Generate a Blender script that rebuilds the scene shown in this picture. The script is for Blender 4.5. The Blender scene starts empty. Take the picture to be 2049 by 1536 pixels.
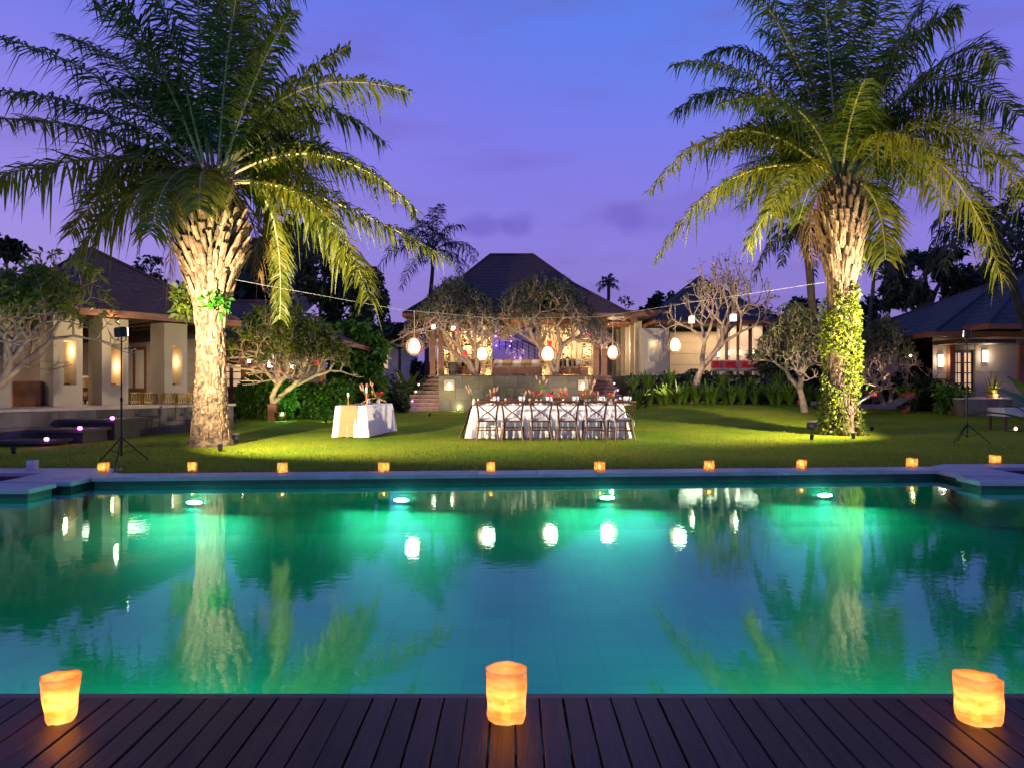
import bpy, math, random
import numpy as np
from mathutils import Vector, Matrix, noise as mnoise

C = bpy.context.scene.collection
S = bpy.context.scene
F = 1366.0          # focal length in photo pixels (24 mm on a 36 mm sensor)
CZ = 1.28           # camera height over the lawn
R = math.radians

# ------------------------------------------------------------------ camera
cam = bpy.data.objects.new('camera', bpy.data.cameras.new('camera'))
C.objects.link(cam)
cam.data.sensor_width = 36.0
cam.data.lens = 24.0
cam.data.clip_start = 0.05
cam.data.clip_end = 2000
cam.location = (0, 0, CZ)
cam.rotation_euler = (R(90), 0, 0)
S.camera = cam

# ------------------------------------------------------------------ exposure and render
S.view_settings.view_transform = 'Standard'
S.view_settings.look = 'None'
S.view_settings.exposure = 0.0
S.view_settings.gamma = 1.0
S.view_settings.use_curve_mapping = False
S.render.engine = 'CYCLES'
cy = S.cycles
cy.use_denoising = True
try:
    cy.denoiser = 'OPENIMAGEDENOISE'
    cy.denoising_input_passes = 'RGB_ALBEDO_NORMAL'
    cy.denoising_prefilter = 'ACCURATE'
except Exception:
    pass
cy.use_light_tree = True
cy.max_bounces = 7
cy.diffuse_bounces = 3
cy.glossy_bounces = 3
cy.transmission_bounces = 4
cy.transparent_max_bounces = 12
cy.caustics_reflective = False
cy.caustics_refractive = False
cy.sample_clamp_indirect = 4.0
cy.blur_glossy = 0.5

# ------------------------------------------------------------------ sky (dusk)
W = bpy.data.worlds.new("World")
S.world = W
W.use_nodes = True
nt = W.node_tree
nt.nodes.clear()
def wn(t, **k):
    n = nt.nodes.new(t)
    for a, b in k.items(): setattr(n, a, b)
    return n
L_ = nt.links.new
out = wn('ShaderNodeOutputWorld')
bgc = wn('ShaderNodeBackground'); bgs = wn('ShaderNodeBackground'); addn = wn('ShaderNodeAddShader')
sky = wn('ShaderNodeTexSky', sky_type='NISHITA', sun_disc=False, sun_elevation=R(-2.0), sun_rotation=R(-75))
L_(sky.outputs[0], bgs.inputs[0]); bgs.inputs[1].default_value = 0.05
tc = wn('ShaderNodeTexCoord'); sep = wn('ShaderNodeSeparateXYZ'); L_(tc.outputs['Generated'], sep.inputs[0])
ramp = wn('ShaderNodeValToRGB')          # by height above the horizon
cr = ramp.color_ramp
cr.elements[0].position = 0.0; cr.elements[0].color = (0.15, 0.115, 0.40, 1)
cr.elements[1].position = 1.0; cr.elements[1].color = (0.035, 0.10, 0.42, 1)
for p, c in ((0.10, (0.25, 0.185, 0.56)), (0.20, (0.235, 0.19, 0.67)), (0.33, (0.198, 0.182, 0.745)), (0.50, (0.12, 0.17, 0.74)), (0.7, (0.06, 0.15, 0.60))):
    e = cr.elements.new(p); e.color = (*c, 1)
L_(sep.outputs['Z'], ramp.inputs[0])
# the left of the view glows paler and pinker towards the horizon, where the sun went down
pinkr = wn('ShaderNodeMapRange'); pinkr.inputs[1].default_value = -0.05; pinkr.inputs[2].default_value = -0.75
pinkr.inputs[3].default_value = 0; pinkr.inputs[4].default_value = 0.55
L_(sep.outputs['X'], pinkr.inputs[0])
lowr = wn('ShaderNodeMapRange'); lowr.inputs[1].default_value = 0.50; lowr.inputs[2].default_value = 0.05
L_(sep.outputs['Z'], lowr.inputs[0])
pm = wn('ShaderNodeMath', operation='MULTIPLY'); L_(pinkr.outputs[0], pm.inputs[0]); L_(lowr.outputs[0], pm.inputs[1])
mixp = wn('ShaderNodeMix', data_type='RGBA'); L_(pm.outputs[0], mixp.inputs[0]); L_(ramp.outputs[0], mixp.inputs[6])
mixp.inputs[7].default_value = (0.50, 0.36, 0.78, 1)
# blue patch high up, right of the middle
dotn = wn('ShaderNodeVectorMath', operation='DOT_PRODUCT'); L_(tc.outputs['Generated'], dotn.inputs[0])
dv = Vector((0.24, 1, 0.86)).normalized(); dotn.inputs[1].default_value = dv
br = wn('ShaderNodeMapRange', interpolation_type='SMOOTHSTEP'); br.inputs[1].default_value = 0.90; br.inputs[2].default_value = 1.0; br.inputs[4].default_value = 0.42
L_(dotn.outputs['Value'], br.inputs[0])
mixb = wn('ShaderNodeMix', data_type='RGBA'); L_(br.outputs[0], mixb.inputs[0]); L_(mixp.outputs[2], mixb.inputs[6])
mixb.inputs[7].default_value = (0.055, 0.24, 0.80, 1)
# thin cloud
mapn = wn('ShaderNodeMapping'); mapn.inputs['Scale'].default_value = (1.6, 1.6, 6.5); mapn.inputs['Location'].default_value = (0.35, 0.2, 0.25)
L_(tc.outputs['Generated'], mapn.inputs[0])
nz = wn('ShaderNodeTexNoise'); nz.inputs['Scale'].default_value = 2.3; nz.inputs['Detail'].default_value = 5; nz.inputs['Roughness'].default_value = 0.5
L_(mapn.outputs[0], nz.inputs['Vector'])
cl = wn('ShaderNodeMapRange', interpolation_type='SMOOTHSTEP'); cl.inputs[1].default_value = 0.46; cl.inputs[2].default_value = 0.75; cl.inputs[4].default_value = 0.42
L_(nz.outputs[0], cl.inputs[0])
mixc = wn('ShaderNodeMix', data_type='RGBA'); L_(cl.outputs[0], mixc.inputs[0]); L_(mixb.outputs[2], mixc.inputs[6])
mixc.inputs[7].default_value = (0.15, 0.105, 0.40, 1)
last = mixc.outputs[2]
for (bx_, bz_, wx_, wz_, st_) in ((-0.045, 0.222, 0.060, 0.018, 0.55), (0.005, 0.228, 0.03, 0.022, 0.4), (0.160, 0.238, 0.055, 0.022, 0.42), (0.20, 0.225, 0.05, 0.02, 0.3)):   # low cloud banks
    mb_ = wn('ShaderNodeMapping'); mb_.vector_type = 'POINT'
    mb_.inputs['Location'].default_value = (-bx_/wx_, 0, -bz_/wz_); mb_.inputs['Scale'].default_value = (1/wx_, 0.0, 1/wz_)
    L_(tc.outputs['Generated'], mb_.inputs[0])
    ln_ = wn('ShaderNodeVectorMath', operation='LENGTH'); L_(mb_.outputs[0], ln_.inputs[0])
    nn_ = wn('ShaderNodeTexNoise'); nn_.inputs['Scale'].default_value = 22; nn_.inputs['Detail'].default_value = 5; L_(tc.outputs['Generated'], nn_.inputs['Vector'])
    ad_ = wn('ShaderNodeMath', operation='MULTIPLY_ADD'); L_(nn_.outputs[0], ad_.inputs[0]); ad_.inputs[1].default_value = 1.6; L_(ln_.outputs['Value'], ad_.inputs[2])
    mr_ = wn('ShaderNodeMapRange', interpolation_type='SMOOTHSTEP'); mr_.inputs[1].default_value = 2.0; mr_.inputs[2].default_value = 1.0; mr_.inputs[3].default_value = 0.0; mr_.inputs[4].default_value = st_
    L_(ad_.outputs[0], mr_.inputs[0])
    mc_ = wn('ShaderNodeMix', data_type='RGBA'); L_(mr_.outputs[0], mc_.inputs[0]); L_(last, mc_.inputs[6]); mc_.inputs[7].default_value = (0.125, 0.09, 0.50, 1); last = mc_.outputs[2]
L_(last, bgc.inputs[0]); bgc.inputs[1].default_value = 1.08
L_(bgc.outputs[0], addn.inputs[0]); L_(bgs.outputs[0], addn.inputs[1]); L_(addn.outputs[0], out.inputs[0])

sun = bpy.data.objects.new('dusk_sun', bpy.data.lights.new('dusk_sun', 'SUN'))
C.objects.link(sun)
sun.data.energy = 0.03; sun.data.angle = R(30); sun.data.color = (1.0, 0.72, 0.85)
sun.rotation_euler = (R(80), 0, R(-75))

# ------------------------------------------------------------------ helpers
def P(px, py, Y):
    """world point at depth Y under photo pixel (px, py)"""
    return Vector(((px - 1024.5) / F * Y, Y, CZ - (py - 768.0) / F * Y))
def sm(t):
    t = max(0.0, min(1.0, t)); return t * t * (3 - 2 * t)
def ground_z(x, y):
    return 0.45 * sm((y - 17.5) / 10) * sm((x - 2) / 5)

def tag(o, label=None, cat=None, group=None, kind=None):
    if label: o['label'] = label
    if cat: o['category'] = cat
    if group: o['group'] = group
    if kind: o['kind'] = kind
    return o
def empty(name, loc=(0, 0, 0), rz=0.0, label=None, cat=None, group=None, kind=None):
    o = bpy.data.objects.new(name, None); C.objects.link(o)
    o.location = loc; o.rotation_euler = (0, 0, rz); o.empty_display_size = 0.2
    return tag(o, label, cat, group, kind)
def link(name, me, parent=None, loc=None, rot=None, scale=None):
    o = bpy.data.objects.new(name, me); C.objects.link(o)
    if parent: o.parent = parent
    if loc is not None: o.location = loc
    if rot is not None: o.rotation_euler = rot
    if scale is not None: o.scale = scale
    return o


def copy_tree(o, parent=None):
    c = o.copy(); C.objects.link(c); c.parent = parent
    for ch in list(o.children): copy_tree(ch, c)
    return c
def light(name, kind, loc, energy, color, parent=None, **k):
    d = bpy.data.lights.new(name, kind); d.energy = energy; d.color = color
    for a, b in k.items(): setattr(d, a, b)
    o = bpy.data.objects.new(name, d); C.objects.link(o); o.location = loc
    if parent: o.parent = parent
    return o
def aim(o, direction):
    o.rotation_euler = Vector(direction).to_track_quat('-Z', 'Y').to_euler()

class MB:
    def __init__(s): s.v = []; s.f = []; s.m = []; s.cur = 0
    def add(s, vs, fs):
        n = len(s.v); s.v.extend([tuple(p) for p in vs]); s.f.extend([tuple(i + n for i in f) for f in fs]); s.m.extend([s.cur] * len(fs)); return s
    def box(s, x0, x1, y0, y1, z0, z1):
        return s.prism([(x0, y0), (x1, y0), (x1, y1), (x0, y1)], z0, z1)
    def prism(s, poly, z0, z1):
        n = len(poly); v = [(x, y, z0) for x, y in poly] + [(x, y, z1) for x, y in poly]
        f = [tuple(range(n - 1, -1, -1)), tuple(range(n, 2 * n))] + [(i, (i + 1) % n, n + (i + 1) % n, n + i) for i in range(n)]
        return s.add(v, f)
    def obox(s, c, w, d, z0, z1, a=0.0):
        ca, sa = math.cos(a), math.sin(a)
        return s.prism([(c[0] + x * ca - y * sa, c[1] + x * sa + y * ca) for x, y in ((-w/2, -d/2), (w/2, -d/2), (w/2, d/2), (-w/2, d/2))], z0, z1)
    def cbox(s, x0, x1, y0, y1, z0, z1, b=0.01):
        """box with chamfered top and upright edges"""
        x0 += 0; v = []
        for z, i in ((z0, 0), (z1 - b, 0), (z1, b)):
            q = [(x0+b+i, y0+i), (x1-b-i, y0+i), (x1-i, y0+b+i), (x1-i, y1-b-i), (x1-b-i, y1-i), (x0+b+i, y1-i), (x0+i, y1-b-i), (x0+i, y0+b+i)]
            v += [(a, c, z) for a, c in q]
        f = [tuple(range(7, -1, -1)), tuple(range(16, 24))]
        for k in (0, 8):
            f += [(k+i, k+(i+1) % 8, k+8+(i+1) % 8, k+8+i) for i in range(8)]
        return s.add(v, f)
    def tube(s, pts, rad, n=6, cap=True):
        pts = [Vector(p) for p in pts]
        if not hasattr(rad, '__len__'): rad = [rad] * len(pts)
        vs = []; fs = []
        t0 = (pts[1] - pts[0]).normalized()
        a = Vector((0, 0, 1)) if abs(t0.z) < 0.9 else Vector((1, 0, 0))
        u = t0.cross(a).normalized()
        for i, p in enumerate(pts):
            t = (pts[min(i+1, len(pts)-1)] - pts[max(i-1, 0)]).normalized()
            u = (u - t * u.dot(t))
            u = u.normalized() if u.length > 1e-6 else t.orthogonal().normalized()
            w = t.cross(u)
            for k in range(n):
                an = 2 * math.pi * k / n
                vs.append(p + (u * math.cos(an) + w * math.sin(an)) * rad[i])
        for i in range(len(pts) - 1):
            for k in range(n):
                fs.append((i*n+k, i*n+(k+1) % n, (i+1)*n+(k+1) % n, (i+1)*n+k))
        if cap:
            fs.append(tuple(range(n-1, -1, -1))); fs.append(tuple(range((len(pts)-1)*n, len(pts)*n)))
        return s.add(vs, fs)
    def lathe(s, prof, n=16, c=(0, 0, 0), sx=1.0, sy=1.0):
        """prof: list of (radius, z)"""
        vs = []; fs = []
        for r, z in prof:
            for k in range(n):
                an = 2 * math.pi * k / n; vs.append((c[0] + r*math.cos(an)*sx, c[1] + r*math.sin(an)*sy, c[2] + z))
        m = len(prof)
        for i in range(m - 1):
            for k in range(n): fs.append((i*n+k, i*n+(k+1) % n, (i+1)*n+(k+1) % n, (i+1)*n+k))
        if prof[0][0] > 1e-5: fs.append(tuple(range(n-1, -1, -1)))
        if prof[-1][0] > 1e-5: fs.append(tuple(range((m-1)*n, m*n)))
        return s.add(vs, fs)
    def mesh(s, name, mats, smooth=False, off=None):
        me = bpy.data.meshes.new(name)
        v = s.v if off is None else [(a-off[0], b-off[1], c-off[2]) for a, b, c in s.v]
        me.from_pydata(v, [], s.f)
        if not isinstance(mats, (list, tuple)): mats = [mats]
        for m in mats: me.materials.append(m)
        if len(mats) > 1: me.polygons.foreach_set('material_index', s.m)
        if smooth: me.polygons.foreach_set('use_smooth', [True] * len(me.polygons))
        me.update(); return me
    def build(s, name, mats, parent=None, smooth=False, off=None):
        if off is True: off = parent.location
        return link(name, s.mesh(name, mats, smooth, off), parent)

def quads(name, verts, mats, parent=None, matidx=None, smooth=False, off=None):
    """verts (n,4,3) array -> n separate quads in one mesh"""
    verts = np.asarray(verts, dtype=np.float32)
    n = len(verts)
    if off is True: off = parent.location
    if off is not None: verts = verts - np.array(off, dtype=np.float32)
    me = bpy.data.meshes.new(name)
    me.vertices.add(n * 4); me.vertices.foreach_set('co', verts.reshape(-1))
    me.loops.add(n * 4); me.loops.foreach_set('vertex_index', np.arange(n * 4, dtype=np.int32))
    me.polygons.add(n); me.polygons.foreach_set('loop_start', np.arange(0, n * 4, 4, dtype=np.int32))
    if not isinstance(mats, (list, tuple)): mats = [mats]
    for m in mats: me.materials.append(m)
    if matidx is not None: me.polygons.foreach_set('material_index', np.asarray(matidx, dtype=np.int32))
    me.update(calc_edges=True); me.validate()
    return link(name, me, parent)

def leaf_quads(c, size, rng, up=0.3, aspect=0.4, outward=None, droop=0.0):
    """diamond leaves at centres c (n,3)"""
    n = len(c)
    d = rng.normal(size=(n, 3)); d[:, 2] += up
    if outward is not None: d += outward
    d /= np.linalg.norm(d, axis=1)[:, None] + 1e-9
    a = rng.normal(size=(n, 3)); w = np.cross(d, a); w /= np.linalg.norm(w, axis=1)[:, None] + 1e-9
    L = (size * rng.uniform(0.45, 1.5, n))[:, None]
    q = np.empty((n, 4, 3))
    q[:, 0] = c; q[:, 1] = c + d*L*0.5 + w*L*aspect*0.5; q[:, 2] = c + d*L; q[:, 3] = c + d*L*0.5 - w*L*aspect*0.5
    q[:, 2, 2] -= droop * L[:, 0]
    return q

# ------------------------------------------------------------------ materials
def new_mat(name):
    m = bpy.data.materials.new(name); m.use_nodes = True
    return m, m.node_tree, m.node_tree.nodes['Principled BSDF']
def mat(name, col, rough=0.7, col2=None, scale=5.0, bump=0.0, bscale=None, metal=0.0, detail=4, stretch=(1, 1, 1), spec=None, emit=None, estr=0.0, perobj=0.0, coat=0.0):
    m, t, b = new_mat(name)
    b.inputs['Roughness'].default_value = rough; b.inputs['Metallic'].default_value = metal
    if spec is not None: b.inputs['Specular IOR Level'].default_value = spec
    if coat: b.inputs['Coat Weight'].default_value = coat
    tcn = t.nodes.new('ShaderNodeTexCoord'); mp = t.nodes.new('ShaderNodeMapping'); mp.inputs['Scale'].default_value = stretch
    t.links.new(tcn.outputs['Object'], mp.inputs[0])
    n = t.nodes.new('ShaderNodeTexNoise'); n.inputs['Scale'].default_value = scale; n.inputs['Detail'].default_value = detail
    t.links.new(mp.outputs[0], n.inputs['Vector'])
    c2 = col2 or tuple(c * 0.75 for c in col)
    rp = t.nodes.new('ShaderNodeValToRGB'); rp.color_ramp.elements[0].position = 0.35; rp.color_ramp.elements[1].position = 0.65
    rp.color_ramp.elements[0].color = (*c2, 1); rp.color_ramp.elements[1].color = (*col, 1)
    t.links.new(n.outputs[0], rp.inputs[0])
    last = rp.outputs[0]
    if perobj:
        oi = t.nodes.new('ShaderNodeObjectInfo'); mr = t.nodes.new('ShaderNodeMapRange'); mr.inputs[3].default_value = 1 - perobj; mr.inputs[4].default_value = 1 + perobj
        t.links.new(oi.outputs['Random'], mr.inputs[0])
        hs = t.nodes.new('ShaderNodeHueSaturation'); t.links.new(mr.outputs[0], hs.inputs['Value']); t.links.new(last, hs.inputs['Color']); last = hs.outputs[0]
        sh = t.nodes.new('ShaderNodeVectorMath'); sh.operation = 'ADD'
        mu = t.nodes.new('ShaderNodeMath'); mu.operation = 'MULTIPLY'; mu.inputs[1].default_value = 37.0; t.links.new(oi.outputs['Random'], mu.inputs[0])
        t.links.new(mp.outputs[0], sh.inputs[0]); t.links.new(mu.outputs[0], sh.inputs[1]); t.links.new(sh.outputs[0], n.inputs['Vector'])
    t.links.new(last, b.inputs['Base Color'])
    if bump:
        n2 = t.nodes.new('ShaderNodeTexNoise'); n2.inputs['Scale'].default_value = bscale or scale * 4; n2.inputs['Detail'].default_value = 5
        t.links.new(mp.outputs[0], n2.inputs['Vector'])
        bp = t.nodes.new('ShaderNodeBump'); bp.inputs['Strength'].default_value = 1.0; bp.inputs['Distance'].default_value = bump
        t.links.new(n2.outputs[0], bp.inputs['Height']); t.links.new(bp.outputs[0], b.inputs['Normal'])
    if emit: b.inputs['Emission Color'].default_value = (*emit, 1); b.inputs['Emission Strength'].default_value = estr
    return m
def leaf_mat(name, col, col2, trans=0.35, rough=0.45, scale=1.5):
    """thin leaf: reflects and lets some light through"""
    m, t, b = new_mat(name)
    b.inputs['Roughness'].default_value = rough; b.inputs['Specular IOR Level'].default_value = 0.35
    g = t.nodes.new('ShaderNodeNewGeometry'); oi = t.nodes.new('ShaderNodeTexCoord')
    n = t.nodes.new('ShaderNodeTexNoise'); n.inputs['Scale'].default_value = scale; n.inputs['Detail'].default_value = 3
    t.links.new(oi.outputs['Object'], n.inputs['Vector'])
    ad = t.nodes.new('ShaderNodeMath'); ad.operation = 'ADD'
    mr = t.nodes.new('ShaderNodeMapRange'); mr.inputs[3].default_value = -0.22; mr.inputs[4].default_value = 0.22
    t.links.new(g.outputs['Random Per Island'], mr.inputs[0]); t.links.new(mr.outputs[0], ad.inputs[0]); t.links.new(n.outputs[0], ad.inputs[1])
    rp = t.nodes.new('ShaderNodeValToRGB'); rp.color_ramp.elements[0].position = 0.25; rp.color_ramp.elements[1].position = 0.75
    rp.color_ramp.elements[0].color = (*col2, 1); rp.color_ramp.elements[1].color = (*col, 1)
    t.links.new(ad.outputs[0], rp.inputs[0]); t.links.new(rp.outputs[0], b.inputs['Base Color'])
    tr = t.nodes.new('ShaderNodeBsdfTranslucent'); mx = t.nodes.new('ShaderNodeMixShader'); mx.inputs[0].default_value = trans
    hs = t.nodes.new('ShaderNodeHueSaturation'); hs.inputs['Value'].default_value = 1.3; hs.inputs['Hue'].default_value = 0.49
    t.links.new(rp.outputs[0], hs.inputs['Color']); t.links.new(hs.outputs[0], tr.inputs[0])
    t.links.new(b.outputs[0], mx.inputs[1]); t.links.new(tr.outputs[0], mx.inputs[2])
    t.links.new(mx.outputs[0], t.nodes['Material Output'].inputs['Surface'])
    return m
def emis(name, col, s):
    m, t, b = new_mat(name); b.inputs['Base Color'].default_value = (*[min(1, c) for c in col], 1)
    b.inputs['Emission Color'].default_value = (*col, 1); b.inputs['Emission Strength'].default_value = s; b.inputs['Roughness'].default_value = 0.6
    return m
def shade_mat(name, col, passes=0.3, col2=None, scale=8.0, bump=0.004, stretch=(1, 1, 1), tint=None):
    """thin wax, paper or frosted glass that glows from the lamp inside it"""
    m, t, b = new_mat(name); t.nodes.remove(b)
    tcn = t.nodes.new('ShaderNodeTexCoord'); mp = t.nodes.new('ShaderNodeMapping'); mp.inputs['Scale'].default_value = stretch
    t.links.new(tcn.outputs['Object'], mp.inputs[0])
    n = t.nodes.new('ShaderNodeTexNoise'); n.inputs['Scale'].default_value = scale; n.inputs['Detail'].default_value = 4; t.links.new(mp.outputs[0], n.inputs['Vector'])
    rp = t.nodes.new('ShaderNodeValToRGB'); rp.color_ramp.elements[0].position = 0.35; rp.color_ramp.elements[1].position = 0.65
    rp.color_ramp.elements[0].color = (*(col2 or col), 1); rp.color_ramp.elements[1].color = (*col, 1); t.links.new(n.outputs[0], rp.inputs[0])
    bp = t.nodes.new('ShaderNodeBump'); bp.inputs['Distance'].default_value = bump; t.links.new(n.outputs[0], bp.inputs['Height'])
    tl = t.nodes.new('ShaderNodeBsdfTranslucent'); df = t.nodes.new('ShaderNodeBsdfDiffuse'); tp = t.nodes.new('ShaderNodeBsdfTransparent')
    for q in (tl, df): t.links.new(rp.outputs[0], q.inputs['Color']); t.links.new(bp.outputs[0], q.inputs['Normal'])
    tp.inputs[0].default_value = (*(tint or col), 1)
    m1 = t.nodes.new('ShaderNodeMixShader'); m1.inputs[0].default_value = 0.7; t.links.new(df.outputs[0], m1.inputs[1]); t.links.new(tl.outputs[0], m1.inputs[2])
    m2 = t.nodes.new('ShaderNodeMixShader'); m2.inputs[0].default_value = passes; t.links.new(m1.outputs[0], m2.inputs[1]); t.links.new(tp.outputs[0], m2.inputs[2])
    t.links.new(m2.outputs[0], t.nodes['Material Output'].inputs['Surface'])
    return m

M = {}
M['stone_pale'] = mat('pale coping stone', (0.42, 0.40, 0.42), 0.6, (0.30, 0.29, 0.31), 2.5, 0.004, 40, perobj=0.08)
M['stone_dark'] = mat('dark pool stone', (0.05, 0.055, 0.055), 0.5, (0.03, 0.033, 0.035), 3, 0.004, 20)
M['slate'] = mat('slate cladding', (0.075, 0.068, 0.05), 0.45, (0.03, 0.027, 0.021), 1.6, 0.01, 9, perobj=0.35)
M['slate_moss'] = mat('mossy slate', (0.14, 0.125, 0.055), 0.5, (0.055, 0.05, 0.024), 2.2, 0.01, 9, perobj=0.3)
M['terrace_stone'] = mat('weathered terrace stone', (0.16, 0.135, 0.115), 0.7, (0.035, 0.03, 0.027), 1.8, 0.01, 8, perobj=0.25, stretch=(1, 1, 0.5))
M['terrace_cap'] = mat('terrace cap', (0.50, 0.42, 0.34), 0.6, None, 3, 0.003)
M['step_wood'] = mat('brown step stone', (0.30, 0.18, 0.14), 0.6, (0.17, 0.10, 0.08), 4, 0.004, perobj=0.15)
M['tread_stone'] = mat('pale step tread', (0.46, 0.30, 0.25), 0.6, (0.30, 0.19, 0.16), 5, 0.004, perobj=0.15)  # treads simply paler than the risers
M['black_stone'] = mat('black step stone', (0.035, 0.032, 0.032), 0.5, None, 4, 0.004)
M['cream'] = mat('cream render', (0.44, 0.375, 0.30), 0.85, (0.39, 0.33, 0.26), 1.2, 0.003, 30)
M['cream_dim'] = mat('grey cream render', (0.34, 0.30, 0.27), 0.85, (0.30, 0.265, 0.235), 1.2, 0.003, 30)
M['white_wall'] = mat('white render', (0.62, 0.60, 0.58), 0.85, (0.54, 0.52, 0.50), 1.0, 0.003, 30)
M['roof'] = mat('dark wood shingles', (0.11, 0.055, 0.055), 0.85, (0.045, 0.026, 0.03), 7, 0.02, 22, stretch=(1, 1, 3))
M['roof_blue'] = mat('slate blue shingles', (0.042, 0.040, 0.052), 0.85, (0.026, 0.025, 0.034), 7, 0.02, 22, stretch=(1, 1, 3))
M['wood_red'] = mat('red brown hardwood', (0.22, 0.075, 0.032), 0.5, (0.13, 0.043, 0.02), 3, 0.002, 30, stretch=(1, 1, 8))
M['wood_dark'] = mat('dark hardwood', (0.075, 0.035, 0.02), 0.6, (0.04, 0.02, 0.012), 3, 0.002, 30)
M['wood_chair'] = mat('walnut chair wood', (0.12, 0.036, 0.016), 0.5, (0.07, 0.022, 0.010), 6, 0.001, 60, stretch=(1, 1, 5))
M['wood_orange'] = mat('lit teak', (0.42, 0.17, 0.07), 0.5, (0.30, 0.11, 0.045), 3, 0.002, 30)
M['deck'] = mat('deck boards', (0.062, 0.024, 0.020), 0.45, (0.030, 0.013, 0.012), 5.0, 0.0016, 14, stretch=(9, 0.7, 9), perobj=0.42, spec=0.28, detail=6)
M['deck_edge'] = mat('deck edge board', (0.11, 0.05, 0.05), 0.45, None, 5, 0.002, 14, stretch=(0.7, 9, 9))
M['black_metal'] = mat('black metal', (0.012, 0.012, 0.013), 0.4, None, 5, metal=0.6)
M['iron'] = mat('dark railing iron', (0.04, 0.035, 0.045), 0.5, None, 5, metal=0.4)
M['cloth'] = mat('white tablecloth', (0.78, 0.75, 0.78), 0.85, (0.72, 0.69, 0.73), 5, 0.003, 90)
M['burlap'] = mat('burlap runner', (0.40, 0.25, 0.125), 0.95, (0.33, 0.20, 0.10), 40, 0.003, 220)
M['cushion'] = mat('off white cushion', (0.72, 0.68, 0.66), 0.9, None, 8, 0.004, 60)
M['cushion_tan'] = mat('tan cushion', (0.42, 0.30, 0.20), 0.9, (0.30, 0.21, 0.15), 9, 0.004, 60)
M['red_cloth'] = mat('red cloth', (0.62, 0.02, 0.03), 0.85, (0.5, 0.015, 0.02), 6, 0.003, 50)
M['grey_cloth'] = mat('charcoal sling', (0.11, 0.10, 0.13), 0.8, None, 6, 0.003, 80)
M['terracotta'] = mat('terracotta', (0.33, 0.12, 0.07), 0.7, (0.25, 0.09, 0.05), 6, 0.003, 40)
M['wicker_yellow'] = mat('yellow wicker', (0.55, 0.36, 0.07), 0.6, (0.40, 0.25, 0.05), 20, 0.003, 60)
M['planter_brown'] = mat('brown planter', (0.30, 0.12, 0.06), 0.6, (0.2, 0.08, 0.04), 4, 0.003, 40)
M['rattan'] = mat('rattan', (0.22, 0.10, 0.05), 0.6, (0.14, 0.06, 0.03), 25, 0.002, 90)
M['glass_clear'] = mat('table glass', (0.75, 0.78, 0.85), 0.08, None, 4, spec=0.9)
M['steel'] = mat('cutlery steel', (0.6, 0.6, 0.62), 0.25, None, 4, metal=1.0)
M['porcelain'] = mat('porcelain', (0.78, 0.76, 0.74), 0.2, None, 4)
M['rope'] = mat('pale rope', (0.26, 0.24, 0.23), 0.8, None, 30)
M['bark_palm'] = mat('palm trunk fibre', (0.22, 0.145, 0.09), 0.9, (0.03, 0.019, 0.012), 8, 0.06, 14)
M['boot'] = mat('cut frond base', (0.31, 0.20, 0.12), 0.9, (0.07, 0.04, 0.022), 7.0, 0.025, 18, stretch=(1, 1, 0.35), perobj=0.3)
M['boot_dark'] = mat('old frond base', (0.20, 0.12, 0.07), 0.9, (0.06, 0.035, 0.02), 5, 0.012, 14, perobj=0.3)
M['rachis'] = mat('frond stalk', (0.36, 0.33, 0.12), 0.5, (0.28, 0.24, 0.09), 4)
M['bark_grey'] = mat('frangipani bark', (0.45, 0.34, 0.26), 0.8, (0.28, 0.20, 0.155), 6, 0.006, 25)
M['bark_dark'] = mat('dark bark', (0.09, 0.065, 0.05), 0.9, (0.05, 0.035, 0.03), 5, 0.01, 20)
M['frond'] = leaf_mat('palm leaflets', (0.15, 0.19, 0.018), (0.055, 0.105, 0.014), 0.40)
M['frond_yellow'] = leaf_mat('yellow and warm-lit palm leaflets', (0.21, 0.20, 0.015), (0.09, 0.13, 0.012), 0.42)  # yellow leaves; on low fronds the colour stands in for warm uplight
M['frond_dead'] = leaf_mat('dead palm leaflets', (0.26, 0.15, 0.05), (0.13, 0.075, 0.03), 0.3)
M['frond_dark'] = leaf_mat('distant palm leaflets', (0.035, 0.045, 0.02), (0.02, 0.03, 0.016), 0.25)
M['leaf_frangi'] = leaf_mat('frangipani leaves', (0.22, 0.25, 0.022), (0.08, 0.12, 0.016), 0.35)
M['leaf_grey'] = leaf_mat('frangipani greyish leaves', (0.19, 0.19, 0.075), (0.08, 0.085, 0.04), 0.3)
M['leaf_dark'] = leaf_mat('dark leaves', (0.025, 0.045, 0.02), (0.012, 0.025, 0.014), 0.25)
M['leaf_hedge'] = leaf_mat('hedge leaves', (0.10, 0.23, 0.022), (0.035, 0.10, 0.012), 0.3)
M['leaf_strap'] = leaf_mat('strap leaves', (0.12, 0.20, 0.025), (0.05, 0.11, 0.016), 0.35)
M['leaf_big'] = leaf_mat('large glossy leaves', (0.07, 0.12, 0.02), (0.03, 0.06, 0.014), 0.35, 0.3)
M['ivy'] = leaf_mat('ivy leaves', (0.17, 0.20, 0.016), (0.045, 0.075, 0.010), 0.3, 0.5, 4)
M['leaf_neon'] = leaf_mat('bright green leaves', (0.08, 0.30, 0.02), (0.03, 0.14, 0.015), 0.4)
M['flower_pink'] = mat('pink blossom', (0.75, 0.38, 0.40), 0.7, (0.6, 0.3, 0.32), 10)
M['flower_red'] = mat('red petals', (0.65, 0.015, 0.025), 0.6, (0.5, 0.01, 0.02), 10)
M['flower_dry'] = mat('dried grass plumes', (0.55, 0.30, 0.18), 0.8, (0.4, 0.2, 0.12), 10)
M['flower_white'] = mat('white blossom', (0.75, 0.72, 0.68), 0.7, None, 10)
M['skirt_wall'] = M['cream']
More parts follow.
